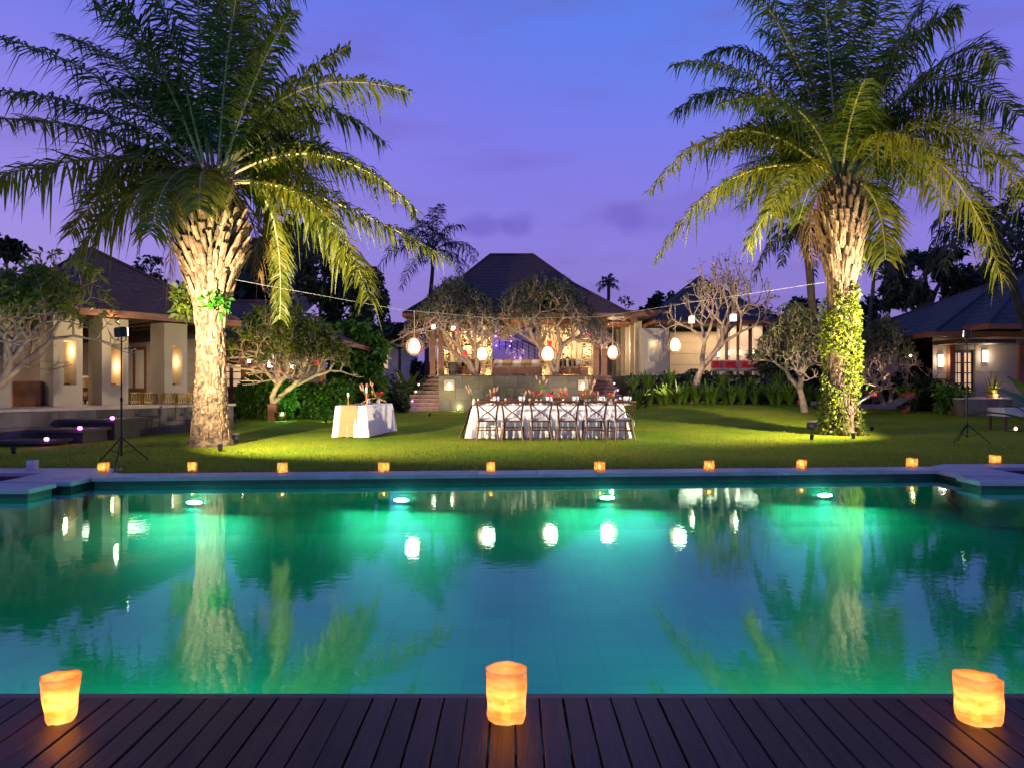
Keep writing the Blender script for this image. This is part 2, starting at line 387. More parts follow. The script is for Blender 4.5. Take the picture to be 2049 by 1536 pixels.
M['lamp_warm'] = emis('warm lamp', (1.0, 0.72, 0.42), 6.0)
M['lamp_white'] = emis('white globe', (1.0, 0.58, 0.34), 2.5)
M['lamp_pool'] = emis('pool lamp', (0.85, 1.0, 0.85), 90.0)
M['lamp_purple'] = emis('purple led', (0.30, 0.12, 1.0), 14.0)
M['lamp_violet'] = emis('violet led', (0.75, 0.12, 1.0), 12.0)
M['lamp_red'] = emis('red paper lantern glow', (1.0, 0.02, 0.03), 1.0)
M['pane_lit'] = emis('lit curtained pane', (1.0, 0.68, 0.40), 0.55)
M['wax'] = shade_mat('candle wax bag', (1.0, 0.80, 0.48), 0.10, (0.80, 0.38, 0.12), 9.0, 0.006, (1, 1, 3.5), tint=(1, 0.5, 0.15))
M['amber'] = shade_mat('amber votive glass', (1.0, 0.78, 0.38), 0.35, (0.95, 0.42, 0.10), 26.0, 0.002, tint=(1, 0.7, 0.3))
M['white_votive'] = mat('unlit white votive', (0.55, 0.48, 0.50), 0.5, None, 20)

def mat_lawn():
    m, t, b = new_mat('mown lawn')
    b.inputs['Roughness'].default_value = 0.9; b.inputs['Specular IOR Level'].default_value = 0.1
    tcn = t.nodes.new('ShaderNodeTexCoord')
    def nz(scale, d=4):
        n = t.nodes.new('ShaderNodeTexNoise'); n.inputs['Scale'].default_value = scale; n.inputs['Detail'].default_value = d; t.links.new(tcn.outputs['Object'], n.inputs['Vector']); return n
    n1, n2, n3 = nz(0.45, 6), nz(9, 6), nz(70, 3)
    r1 = t.nodes.new('ShaderNodeValToRGB'); e = r1.color_ramp.elements
    e[0].position = 0.33; e[0].color = (0.13, 0.25, 0.006, 1); e[1].position = 0.68; e[1].color = (0.29, 0.32, 0.015, 1)
    t.links.new(n1.outputs[0], r1.inputs[0])
    r2 = t.nodes.new('ShaderNodeValToRGB'); e = r2.color_ramp.elements
    e[0].position = 0.30; e[0].color = (0.55, 0.6, 0.5, 1); e[1].position = 0.7; e[1].color = (1.15, 1.1, 1.0, 1); t.links.new(n2.outputs[0], r2.inputs[0])
    mx = t.nodes.new('ShaderNodeMix'); mx.data_type = 'RGBA'; mx.blend_type = 'MULTIPLY'; mx.inputs[0].default_value = 0.8
    t.links.new(r1.outputs[0], mx.inputs[6]); t.links.new(r2.outputs[0], mx.inputs[7]); t.links.new(mx.outputs[2], b.inputs['Base Color'])
    bp = t.nodes.new('ShaderNodeBump'); bp.inputs['Distance'].default_value = 0.03; t.links.new(n3.outputs[0], bp.inputs['Height']); t.links.new(bp.outputs[0], b.inputs['Normal'])
    return m
M['lawn'] = mat_lawn()
M['blade'] = leaf_mat('grass blades', (0.17, 0.20, 0.02), (0.09, 0.14, 0.014), 0.3, 0.6)
def mat_pool():
    m, t, b = new_mat('green pool tiles')
    b.inputs['Roughness'].default_value = 0.6
    tcn = t.nodes.new('ShaderNodeTexCoord')
    br = t.nodes.new('ShaderNodeTexBrick'); br.offset = 0.0; br.inputs['Scale'].default_value = 1.0
    br.inputs['Brick Width'].default_value = 0.3; br.inputs['Row Height'].default_value = 0.3; br.inputs['Mortar Size'].default_value = 0.006
    br.inputs['Color1'].default_value = (0.001, 0.40, 0.19, 1); br.inputs['Color2'].default_value = (0.001, 0.34, 0.19, 1); br.inputs['Mortar'].default_value = (0.001, 0.31, 0.17, 1)
    t.links.new(tcn.outputs['Object'], br.inputs['Vector'])
    t.links.new(br.outputs[0], b.inputs['Base Color'])
    return m
M['pool'] = mat_pool()
def mat_water():
    m, t, b = new_mat('pool water'); t.nodes.remove(b)
    tcn = t.nodes.new('ShaderNodeTexCoord')
    mp = t.nodes.new('ShaderNodeMapping'); mp.inputs['Scale'].default_value = (0.8, 1.15, 1)
    t.links.new(tcn.outputs['Object'], mp.inputs[0])
    n = t.nodes.new('ShaderNodeTexNoise'); n.inputs['Scale'].default_value = 14.0; n.inputs['Detail'].default_value = 3; n.inputs['Roughness'].default_value = 0.5
    n2 = t.nodes.new('ShaderNodeTexNoise'); n2.inputs['Scale'].default_value = 0.9; n2.inputs['Detail'].default_value = 2
    for q in (n, n2): t.links.new(mp.outputs[0], q.inputs['Vector'])
    b1 = t.nodes.new('ShaderNodeBump'); b1.inputs['Distance'].default_value = WATER_FINE; t.links.new(n.outputs[0], b1.inputs['Height'])
    b2 = t.nodes.new('ShaderNodeBump'); b2.inputs['Distance'].default_value = WATER_SWELL; t.links.new(n2.outputs[0], b2.inputs['Height']); t.links.new(b1.outputs[0], b2.inputs['Normal'])
    fr = t.nodes.new('ShaderNodeFresnel'); fr.inputs['IOR'].default_value = 2.15; t.links.new(b2.outputs[0], fr.inputs['Normal'])
    gl = t.nodes.new('ShaderNodeBsdfGlossy'); gl.inputs['Roughness'].default_value = 0.03; gl.inputs['Color'].default_value = (0.45, 0.80, 0.92, 1); t.links.new(b2.outputs[0], gl.inputs['Normal'])
    tp = t.nodes.new('ShaderNodeBsdfTransparent'); tp.inputs[0].default_value = (0.15, 0.93, 0.97, 1)
    mx = t.nodes.new('ShaderNodeMixShader'); t.links.new(fr.outputs[0], mx.inputs[0]); t.links.new(tp.outputs[0], mx.inputs[1]); t.links.new(gl.outputs[0], mx.inputs[2])
    t.links.new(mx.outputs[0], t.nodes['Material Output'].inputs['Surface'])
    return m
WATER_FINE = 0.0006; WATER_SWELL = 0.0001
M['water'] = mat_water()
# ================================================================== THE SETTING
WZ = CZ - 1.364           # water level
TZ = CZ - 1.25            # top of coping and deck
def back_edge(x):
    if x < -6.0: return 10.2
    if x > 6.9: return 10.75
    t = 9.95 + 0.068 * x
    if x < -5.5: return t + (10.2 - t) * (-5.5 - x) / 0.5
    if x > 6.3: return t + (10.75 - t) * (x - 6.3) / 0.6
    return t
def build_lawn():
    xs = [-300, -120, -60, -30, -20, -14] + list(np.arange(-12, 30.1, 0.6)) + [36, 60, 120, 300]
    ts = [0, 0.02, 0.06, 0.12] + list(np.arange(0.2, 1.001, 0.05)) + [1.3, 2, 4, 9, 20]
    b = MB(); v = []
    for t in ts:
        for x in xs:
            y0 = back_edge(x); y = y0 + (34 - y0) * t if t <= 1 else 34 * t
            z = ground_z(x, y)
            if t > 0.06 and y < 60: z += 0.02 * (mnoise.noise(Vector((x*0.5, y*0.5, 3))))
            v.append((x, y, z))
    nx = len(xs); f = [(j*nx+i, j*nx+i+1, (j+1)*nx+i+1, (j+1)*nx+i) for j in range(len(ts)-1) for i in range(nx-1)]
    b.add(v, f)
    o = b.build('lawn', M['lawn'], smooth=True)
    tag(o, 'mown green lawn sloping up gently behind the pool', kind='structure')
build_lawn()
def build_ground():
    b = MB()
    b.add([(-300, -100, -0.02), (-15, -100, -0.02), (-15, 10.2, -0.02), (-300, 10.2, -0.02)], [(0, 1, 2, 3)])
    b.add([(15, -100, -0.02), (300, -100, -0.02), (300, 10.75, -0.02), (15, 10.75, -0.02)], [(0, 1, 2, 3)])
    b.add([(-15, -100, -0.10), (15, -100, -0.10), (15, 2.55, -0.10), (-15, 2.55, -0.10)], [(0, 1, 2, 3)])
    tag(b.build('ground', M['stone_dark']), 'dark ground beside and under the pool deck', kind='structure')
build_ground()

# pool shell, open at the top
def build_pool():
    b = MB()
    zf = WZ - 0.48
    far = [(-15, 9.68), (-5.9, 9.68), (-5.6, 9.16), (6.3, 9.97), (6.75, 10.3), (15, 10.3)]
    # floor
    b.add([(-15, 2.6, zf), (15, 2.6, zf), (15, 10.6, zf), (-15, 10.6, zf)], [(0, 1, 2, 3)])
    for (xa, ya), (xb, yb) in zip(far[:-1], far[1:]):
        b.add([(xa, ya, zf), (xb, yb, zf), (xb, yb, TZ-0.05), (xa, ya, TZ-0.05)], [(0, 1, 2, 3)])
    b.add([(-15, 2.6, zf), (15, 2.6, zf), (15, 2.6, -0.03), (-15, 2.6, -0.03)], [(0, 1, 2, 3)])
    b.add([(-15, 2.6, zf), (-15, 10.6, zf), (-15, 10.6, -0.03), (-15, 2.6, -0.03)], [(0, 1, 2, 3)])
    b.add([(15, 2.6, zf), (15, 10.6, zf), (15, 10.6, -0.03), (15, 2.6, -0.03)], [(0, 1, 2, 3)])
    for (xa, ya), (xb, yb) in zip(far[:-1], far[1:]):      # coved foot added to the far wall so the lamp glow fades in
        pr_ = [(0.004, WZ - .13), (.10, WZ - .22), (.28, WZ - .33), (.55, WZ - .41), (.98, zf - .004)]
        for (d0, z0_), (d1, z1_) in zip(pr_[:-1], pr_[1:]): b.add([(xa, ya - d0, z0_), (xb, yb - d0, z0_), (xb, yb - d1, z1_), (xa, ya - d1, z1_)], [(0, 1, 2, 3)])
    tag(b.build('pool_basin', M['pool']), 'teal tiled basin of the swimming pool', kind='structure')
    w = MB(); w.add([(-15, 2.6, WZ), (15, 2.6, WZ), (15, 9.7, WZ), (6.75, 10.3, WZ), (6.3, 9.965, WZ), (-5.6, 9.155, WZ), (-5.9, 9.66, WZ), (-15, 9.66, WZ)], [(0, 1, 2, 3, 4, 5, 6, 7)])
    tag(w.build('pool_water', M['water']), 'still turquoise water of the swimming pool', kind='structure')
build_pool()

b = MB()  # dark band painted in for the shade below the coping overhang
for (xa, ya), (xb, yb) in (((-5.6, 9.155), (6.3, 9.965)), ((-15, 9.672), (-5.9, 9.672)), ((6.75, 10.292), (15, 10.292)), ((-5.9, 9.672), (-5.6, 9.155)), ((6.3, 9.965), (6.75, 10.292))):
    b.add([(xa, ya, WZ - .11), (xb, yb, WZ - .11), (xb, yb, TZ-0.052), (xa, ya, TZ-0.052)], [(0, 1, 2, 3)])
tag(b.build('waterline_shade_band', M['stone_dark']), 'dark band of painted shade at the waterline under the far coping', kind='structure')
coping = empty('pool_coping', (0, 9.6, TZ), label='pale stone coping along the far edge of the pool', kind='structure')
def stone_bm(poly, z0, z1, name, parent, m):
    b = MB(); b.prism(poly, z0, z1); return b.build(name, m, parent, off=True)
rng = random.Random(5)
for i in range(14):
    xa = -5.62 + i * (6.35 + 5.62) / 14; xb = xa + (6.35 + 5.62) / 14 - 0.006
    dz = rng.uniform(-0.0015, 0.0015)
    ya, yb = 9.51 + 0.068 * xa, 9.51 + 0.068 * xb
    stone_bm([(xa, ya), (xb, yb), (xb, yb + 0.44), (xa, ya + 0.44)], TZ - 0.05, TZ + dz, 'coping_stone', coping, M['stone_pale'])
for i in range(9):
    xa = -15 + i * 1.02
    stone_bm([(xa, 9.64), (xa + 1.012, 9.64), (xa + 1.012, 10.21), (xa, 10.21)], TZ - 0.05, TZ - 0.003, 'coping_stone', coping, M['stone_pale'])
    xa = 6.75 + i * 1.0
    stone_bm([(xa, 10.28), (xa + 0.99, 10.28), (xa + 0.99, 10.76), (xa, 10.76)], TZ - 0.05, TZ - 0.003, 'coping_stone', coping, M['stone_pale'])
stone_bm([(-5.99, 9.64), (-5.63, 9.13), (-5.63, 9.56), (-5.82, 10.0), (-5.99, 10.2)], TZ - 0.05, TZ - 0.001, 'coping_stone', coping, M['stone_pale'])
stone_bm([(6.36, 9.95), (6.74, 10.28), (6.74, 10.7), (6.36, 10.4)], TZ - 0.05, TZ - 0.001, 'coping_stone', coping, M['stone_pale'])
def slab(x0, x1, y0, y1, label):
    e = empty('stepping_slab', ((x0+x1)/2, (y0+y1)/2, TZ), label=label, kind='structure')
    b = MB(); b.cbox(x0, x1, y0, y1, TZ - 0.055, TZ + 0.002, 0.012); b.build('top_slab', M['stone_pale'], e, off=True)
    b = MB(); b.box(x0 + 0.05, x1 - 0.04, y0 + 0.05, y1 - 0.04, WZ - 0.6, TZ - 0.055); b.build('plinth', M['stone_dark'], e, off=True)
slab(-6.6, -5.65, 8.75, 9.62, 'pale slab jutting into the pool at its far left corner')
slab(-9.5, -5.76, 8.13, 8.64, 'lower pale slab crossing the left pool edge nearest the camera')
slab(6.18, 7.1, 9.36, 10.26, 'pale slab jutting into the pool at its far right corner')
slab(6.02, 9.6, 8.78, 9.26, 'pale slab crossing the right pool edge nearest the camera')

deck = empty('pool_deck', (0, 1, TZ), label='dark hardwood deck at the near end of the pool', kind='structure')
pitch = 0.0948
pm = []
for k in range(3):
    b = MB(); L = 4.25; w = pitch - (0.0075, 0.005, 0.0065)[k]
    b.cbox(-w/2, w/2, -1.5, 2.724, -0.028, 0, 0.003); pm.append(b.mesh('deck_plank', M['deck'], off=(0, 1, 0)))
for i in range(-62, 63):
    dx = rng.uniform(-0.0015, 0.0015)
    link('deck_plank', pm[rng.randrange(3)], deck, (i * pitch - 0.034 + dx, 0, rng.uniform(-0.0012, 0.0012)), (0, 0, rng.uniform(-0.0005, 0.0005)))
b = MB(); b.box(-6, 6, 2.730, 2.768, -0.16, -0.004); b.build('nosing_board', M['deck_edge'], deck, off=(0, 1, 0))
b = MB()
for y in (-1.2, -0.4, 0.4, 1.2, 2.0, 2.65): b.box(-6, 6, y, y + 0.05, -0.13, -0.03)
b.build('joist', M['wood_dark'], deck, off=(0, 1, 0))

b = MB()
for i in range(-34, 35):
    for y in (-0.37, 0.43, 1.23, 2.03, 2.66):
        for dx in (-.026, .026):
            x = i * pitch - .034 + dx + rng.uniform(-.003, .003); yy = y + rng.uniform(-.006, .006); r_ = .0032
            b.add([(x + r_*math.cos(k*1.0472), yy + r_*math.sin(k*1.0472), .0016) for k in range(6)], [(0, 1, 2, 3, 4, 5)])
o = b.build('screw_head', M['black_metal'], deck, off=(0, 1, 0)); o['kind'] = 'stuff'
# a strip of grass blades along the lawn's front edge and over the nearer lawn
def grass():
    r = np.random.default_rng(4); n = 42000
    x = r.uniform(-9, 10, n); t = r.beta(0.8, 1.9, n)
    y0 = np.array([back_edge(a) for a in x]); y = y0 + 0.01 + t * 7.5
    z = np.array([ground_z(a, b) for a, b in zip(x, y)])
    edge = (y - y0) < 0.12
    h = r.uniform(0.018, 0.045, n) + edge * r.uniform(0, 0.06, n)
    a = r.uniform(0, math.pi, n); w = 0.004 + 0.002 * edge
    q = np.empty((n, 4, 3)); dx = np.cos(a) * w; dy = np.sin(a) * w
    lx = r.normal(0, 0.012, n); ly = r.normal(0, 0.012, n)
    q[:, 0] = np.stack([x - dx, y - dy, z - 0.005], 1); q[:, 1] = np.stack([x + dx, y + dy, z - 0.005], 1)
    q[:, 2] = np.stack([x + lx + dx*0.2, y + ly + dy*0.2, z + h], 1); q[:, 3] = np.stack([x + lx - dx*0.2, y + ly - dy*0.2, z + h], 1)
    tag(quads('grass', q, M['blade']), 'short green grass blades on the lawn behind the coping', 'grass', kind='stuff')
grass()

# ================================================================== POOL LAMPS
for px, lab in ((400, 'first'), (807, 'second'), (1212, 'third'), (1640, 'fourth')):
    x0 = (px - 1024.5) / F * 9.35
    for _ in range(4):
        y = 9.535 + 0.068 * x0; x0 = (px - 1024.5) / F * y
    side = {400: 'below the left palm reflection, nearest the left slab', 807: 'left of the middle of the far pool wall', 1212: 'right of the middle of the far pool wall', 1640: 'beside the right palm reflection'}[px]
    e = empty('underwater_lamp', (x0, y - 0.16, WZ - 0.205), label='glowing flat underwater lamp ' + side, cat='pool lamp', group='underwater lamps on the far pool wall')
    b = MB(); n = 20
    vs = [(math.cos(2*math.pi*k/n)*0.10, -0.015, math.sin(2*math.pi*k/n)*0.022) for k in range(n)]
    b.add(vs, [tuple(range(n-1, -1, -1))]); b.build('lens', M['lamp_pool'], e)
    b = MB(); b.tube([(math.cos(2*math.pi*k/20)*0.12, 0, math.sin(2*math.pi*k/20)*0.035) for k in range(21)], 0.015, 6, False); b.build('rim', M['steel'], e)
    s = light('lamp_light', 'AREA', (0, -0.06, 0.10), 33, (0.50, 1.0, 0.55), e, shape='RECTANGLE', size=1.5, size_y=0.1)
    aim(s, (0, -1, 0.25))
for x in (-9.0, -5.5, -1.9, 1.9, 5.5, 9.0):  # fill lamps added out of view to brighten the pool
    e = empty('underwater_lamp', (x, 2.66, WZ - 0.2), label='added unseen fill lamp on the near wall under the deck, %s' % {-9.0: 'at the far left', -5.5: 'second from left', -1.9: 'left of middle', 1.9: 'right of middle', 5.5: 'second from right', 9.0: 'at the far right'}[x], cat='pool lamp', group='added fill lamps under the deck')
    b = MB(); b.lathe([(0.09, 0), (0.1, 0.02), (0.1, 0.03)], 16); o = b.build('lens', M['lamp_pool'], e); o.rotation_euler = (R(-90), 0, 0)
    s = light('lamp_light', 'SPOT', (0, 0.08, 0.05), 300, (0.08, 1.0, 0.72), e, spot_size=R(156), spot_blend=0.9, shadow_soft_size=0.06)
    aim(s, (0, 1, -0.25))

# ================================================================== CANDLES
def wax_candle(px, base_py, a, bb, h, crease, taper, rot, label, seed):
    Y = 1707.5 / (base_py - 768) + bb * 0.9
    c = P(px, 768, Y); e = empty('candle_lantern', (c.x, Y, TZ + 0.002), rot, label=label, cat='candle', group='large glowing wax lanterns on the deck')
    r = random.Random(seed); n = 48; rows = 12; vs = []; fs = []
    def ring(s, z, wob):
        o = []
        for k in range(n):
            an = 2*math.pi*k/n
            x, y = math.cos(an), math.sin(an)
            d = abs((an - crease + math.pi) % (2*math.pi) - math.pi)
            q = 1 + 0.20 * math.exp(-(d/0.20)**2) - 0.05 * math.exp(-((d-0.42)/0.16)**2)
            q += wob * mnoise.noise(Vector((x*1.5 + seed, y*1.5, z*14)))
            o.append((x*a*q*s, y*bb*q*s, z + 0.004 * mnoise.noise(Vector((x*1.7, y*1.7, seed))) * (z/h)))
        return o
    for j in range(rows + 1):
        t = j / rows; s = taper + (1 - taper) * t ** 0.6
        if j == 0: s *= 0.93
        vs += ring(s, h * t, 0.09)
    for j in range(rows):
        fs += [(j*n+k, j*n+(k+1) % n, (j+1)*n+(k+1) % n, (j+1)*n+k) for k in range(n)]
    b = MB(); b.add(vs, fs); b.build('wax_wall', M['wax'], e, smooth=True)
    b = MB(); v2 = ring(0.94, h * 0.985, 0.05); v2.append((0, 0, h * 1.0)); b.add(v2, [(k, (k+1) % n, n) for k in range(n)]); b.build('wax_top', M['wax'], e, smooth=True)
    b = MB(); v2 = vs[-n:] + ring(0.94, h * 0.985, 0.05); b.add(v2, [(k, (k+1) % n, n+(k+1) % n, n+k) for k in range(n)]); b.build('rim', M['wax'], e, smooth=True)
    b = MB(); b.lathe([(0.018, 0), (0.018, 0.03), (0, 0.031)], 10); b.lathe([(0.003, 0.035), (0.006, 0.045), (0.004, 0.06), (0.0, 0.072)], 8); b.build('flame', emis('flame', (1, 0.6, 0.2), 8), e)
    light('candle_light', 'POINT', (0, 0, h * 0.52), CANDLE_W, (1.0, 0.47, 0.13), e, shadow_soft_size=0.025)
CANDLE_W = 0.82
wax_candle(122, 1454, 0.066, 0.05, 0.168, R(232), 0.70, R(8), 'oval glowing wax candle lantern near the left end of the deck, narrowing to its foot', 1)
wax_candle(1013, 1452, 0.075, 0.062, 0.188, R(318), 0.95, 0.0, 'round glowing wax candle lantern in the middle of the deck, with a pinched seam', 2)
wax_candle(1954, 1456, 0.074, 0.058, 0.168, R(335), 0.97, R(-14), 'squat slab-shaped glowing wax candle lantern at the right end of the deck', 3)

def votive(px, base_py, lab, lit=True, first=None):
    Y = 1707.5 / (base_py - 768); c = P(px, 768, Y)
    if first is None:
        e = empty('votive_candle', (c.x, Y, TZ), 0.2)
        m = M['amber'] if lit else M['white_votive']
        b = MB(); w = 0.062
        b.prism([(-w, -w*0.8), (-w*0.8, -w), (w*0.8, -w), (w, -w*0.8), (w, w*0.8), (w*0.8, w), (-w*0.8, w), (-w, w*0.8)], 0.003, 0.135)
        b.f = [f for f in b.f if len(f) == 4]; b.build('glass_holder', m, e)
        b = MB(); b.prism([(-w*.8, -w*.8), (w*.8, -w*.8), (w*.8, w*.8), (-w*.8, w*.8)], 0.004, 0.012); b.build('foot', m, e)
        b = MB(); b.lathe([(0.028, 0.012), (0.028, 0.05), (0.0, 0.052)], 10); b.build('wax', M['white_votive'], e)
        if lit:
            b = MB(); b.lathe([(0.006, 0.055), (0.014, 0.068), (0.008, 0.09), (0.0, 0.105)], 8); b.build('flame', emis('votive flame', (1, 0.62, 0.2), 14), e)
            light('candle_light', 'POINT', (0, 0, 0.085), 2.6, (1.0, 0.55, 0.18), e, shadow_soft_size=0.012)
        else: b = MB(); b.lathe([(0.055, 0.125), (0.0, 0.126)], 10); b.build('lid', m, e)
    else:
        e = copy_tree(first); e.location = (c.x, Y, TZ); e.rotation_euler.z = random.Random(px).uniform(-0.6, 0.6)
    return tag(e, lab, 'candle', 'amber candles along the far coping' if lit else None)
vl = ['amber votive candle on the left slab corner beside the tripod foot', 'amber votive candle on the coping right below the left palm trunk',
      'amber votive candle on the coping between left palm and serving table', 'amber votive candle on the coping below the right end of the serving table',
      'amber votive candle on the coping below the first dining chair', 'amber votive candle on the coping below the fifth dining chair',
      'amber votive candle on the coping right of the dining table, over dark lawn', 'amber votive candle on the coping left of the ivy palm',
      'amber votive candle on the right slab corner, second from right', 'amber votive candle nearest the right edge on the rear coping strip']
v0 = None
for (px, py), lab in zip(((207, 944), (385, 943), (565, 944), (768, 943.5), (982, 943), (1200, 942), (1419, 940), (1604, 937.5), (1825, 934), (1991, 927)), vl):
    v = votive(px, py, lab, True, v0); v0 = v0 or v
votive(65, 938, 'unlit white votive on the coping at the left edge', False)
# ================================================================== BUILDING HELPERS
def roof_face(b, e0, e1, t0, t1, n, lip=0.018):
    """courses of shingles from the eave e0-e1 up to the ridge t0-t1"""
    e0, e1, t0, t1 = map(Vector, (e0, e1, t0, t1))
    nrm = (e1 - e0).cross(t0 - e0)
    if nrm.length < 1e-6: nrm = (e1 - e0).cross(t1 - e0)
    nrm.normalize()
    if nrm.z < 0: nrm = -nrm
    for i in range(n):
        a, c = i / n, (i + 1) / n
        p0, p1 = e0.lerp(t0, a), e1.lerp(t1, a); q0, q1 = e0.lerp(t0, c), e1.lerp(t1, c)
        m = 14 if (p1 - p0).length > 3 else 5
        for k in range(m):
            s, t = k / m, (k + 1) / m
            l2 = lip * (0.8 + 0.5 * mnoise.noise(Vector((i * 3.1, k * 2.7, e0.x))))
            u0, u1 = p0.lerp(p1, s) + nrm * l2, p0.lerp(p1, t) + nrm * l2
            w0, w1 = q0.lerp(q1, s) + nrm * 0.002, q0.lerp(q1, t) + nrm * 0.002
            b.add([u0, u1, w1, w0, p0.lerp(p1, s) - nrm * 0.01, p0.lerp(p1, t) - nrm * 0.01], [(0, 1, 2, 3), (4, 5, 1, 0)])
def hip_roof(parent, x0, x1, y0, y1, ze, zr, rx0, rx1, ry, m, n, flare=0.0, off=None):
    """hip roof in the parent's frame"""
    A, B, D, E = (x0, y0, ze), (x1, y0, ze), (x1, y1, ze), (x0, y1, ze)
    r0, r1 = (rx0, ry, zr), (rx1, ry, zr)
    b = MB()
    if flare:
        k = 0.55
        def mid(p, q): v = Vector(p).lerp(Vector(q), k); v.z -= flare; return tuple(v)
        a1, b1, d1, e1 = mid(A, r0), mid(B, r1), mid(D, r1), mid(E, r0)
        for (p, q, s, t) in ((A, B, a1, b1), (B, D, b1, d1), (D, E, d1, e1), (E, A, e1, a1)): roof_face(b, p, q, s, t, int(n * k))
        for (p, q, s, t) in ((a1, b1, r0, r1), (b1, d1, r1, r1), (d1, e1, r1, r0), (e1, a1, r0, r0)): roof_face(b, p, q, s, t, n - int(n * k))
        hips = [(A, a1, r0), (B, b1, r1), (D, d1, r1), (E, e1, r0)]
    else:
        for (p, q, s, t) in ((A, B, r0, r1), (B, D, r1, r1), (D, E, r1, r0), (E, A, r0, r0)): roof_face(b, p, q, s, t, n)
        hips = [(A, r0), (B, r1), (D, r1), (E, r0)]
    rf = b.build('roof', m, parent)
    b = MB()
    for h in hips: b.tube([Vector(p) + Vector((0, 0, 0.02)) for p in h], 0.06, 6)
    if rx1 > rx0: b.tube([Vector(r0) + Vector((0, 0, 0.03)), Vector(r1) + Vector((0, 0, 0.03))], 0.08, 6)
    b.build('ridge_cap', m, rf)
    b = MB(); w = 0.05
    b.box(x0, x1, y0 - w, y0, ze - 0.17, ze + 0.0); b.box(x0, x1, y1, y1 + w, ze - 0.17, ze)
    b.box(x0 - w, x0, y0 - w, y1 + w, ze - 0.17, ze); b.box(x1, x1 + w, y0 - w, y1 + w, ze - 0.17, ze)
    b.build('fascia', M['wood_red'], rf)
    b = MB(); b.box(x0 + 0.01, x1 - 0.01, y0 + 0.01, y1 - 0.01, ze - 0.09, ze - 0.05); b.build('soffit', M['wood_dark'], rf)
    return rf
def tiles_front(parent, x0, x1, z0, z1, y, nx, nz, mats, rg, name='wall_tile', off=(0, 0, 0), d=0.04):
    """stone tiles proud of a wall facing -y in the parent's frame"""
    dz = (z1 - z0) / nz; cache = {}
    for j in range(nz):
        cuts = [x0]; w = (x1 - x0) / nx
        for i in range(1, nx): cuts.append(x0 + w * i + rg.uniform(-0.22, 0.22) * w + (0.18 * w if j % 2 else -0.18 * w))
        cuts.append(x1)
        for a, c in zip(cuts[:-1], cuts[1:]):
            g = 0.006; p = rg.uniform(0, 0.018)
            b = MB(); b.box(a + g, c - g, y - p - d, y, z0 + j*dz + g, z0 + (j+1)*dz - g)
            ce = ((a+c)/2, y, z0 + (j+.5)*dz)
            o = link(name, b.mesh(name, rg.choice(mats), off=ce), parent, ce)

# ================================================================== VILLA ON THE LEFT
th = math.atan2(0.82, 0.57)
VO = Vector((-11.05, 17.0, 0.0))
villa = empty('villa', VO, th, label='cream villa with a dark hipped roof behind the left palm, window slots in its columns', cat='villa')
ZT = 0.73
b = MB(); b.box(-7, 3.7, -1.25, 8, -0.1, ZT - 0.06); b.build('terrace_base', M['terrace_stone'], villa)
tiles_front(villa, -6.6, 3.7, 0.0, ZT - 0.065, -1.25, 11, 2, [M['terrace_stone']], random.Random(7), 'wall_block')
b = MB(); b.box(-7, 3.75, -1.33, 8.02, ZT - 0.06, ZT); b.build('terrace_floor', M['terrace_cap'], villa)
def fin_column(x, w=0.66, d=0.75, slot=(0.34, 0.60), z0=ZT, z1=2.98, zs0=1.25, zs1=2.35, m='cream'):
    """square column with a window slot through it, in the villa's frame"""
    b = MB(); a = x - w/2; s0 = a + w*slot[0]; s1 = a + w*slot[1] + 0.12
    b.box(a, x + w/2, 0, d, z0, zs0); b.box(a, x + w/2, 0, d, zs1, z1)
    b.box(a, s0, 0, d, zs0, zs1); b.box(s1, x + w/2, 0, d, zs0, zs1)
    o = b.build('column', M[m], villa)
    b = MB(); b.box(s0 + 0.01, s0 + 0.05, d*0.45, d*0.55, zs0, zs1); b.box(s0+.05, s1-.01, d*0.47, d*0.53, zs0, zs0 + 0.04); b.build('slot_frame', M['wood_red'], o)
    return o, s0, s1
for x, m in ((-1.55, 'cream'), (0.0, 'cream'), (1.12, 'cream'), (2.75, 'cream')):
    fin_column(x, m=m)
light('slot_lamp', 'POINT', (0.05, 0.30, 2.1), 13, (1.0, 0.66, 0.30), villa, shadow_soft_size=0.05)
light('slot_lamp', 'POINT', (1.17, 0.34, 1.75), 15, (1.0, 0.62, 0.28), villa, shadow_soft_size=0.05)
light('slot_lamp', 'POINT', (2.80, 0.34, 1.9), 9, (1.0, 0.66, 0.30), villa, shadow_soft_size=0.05)
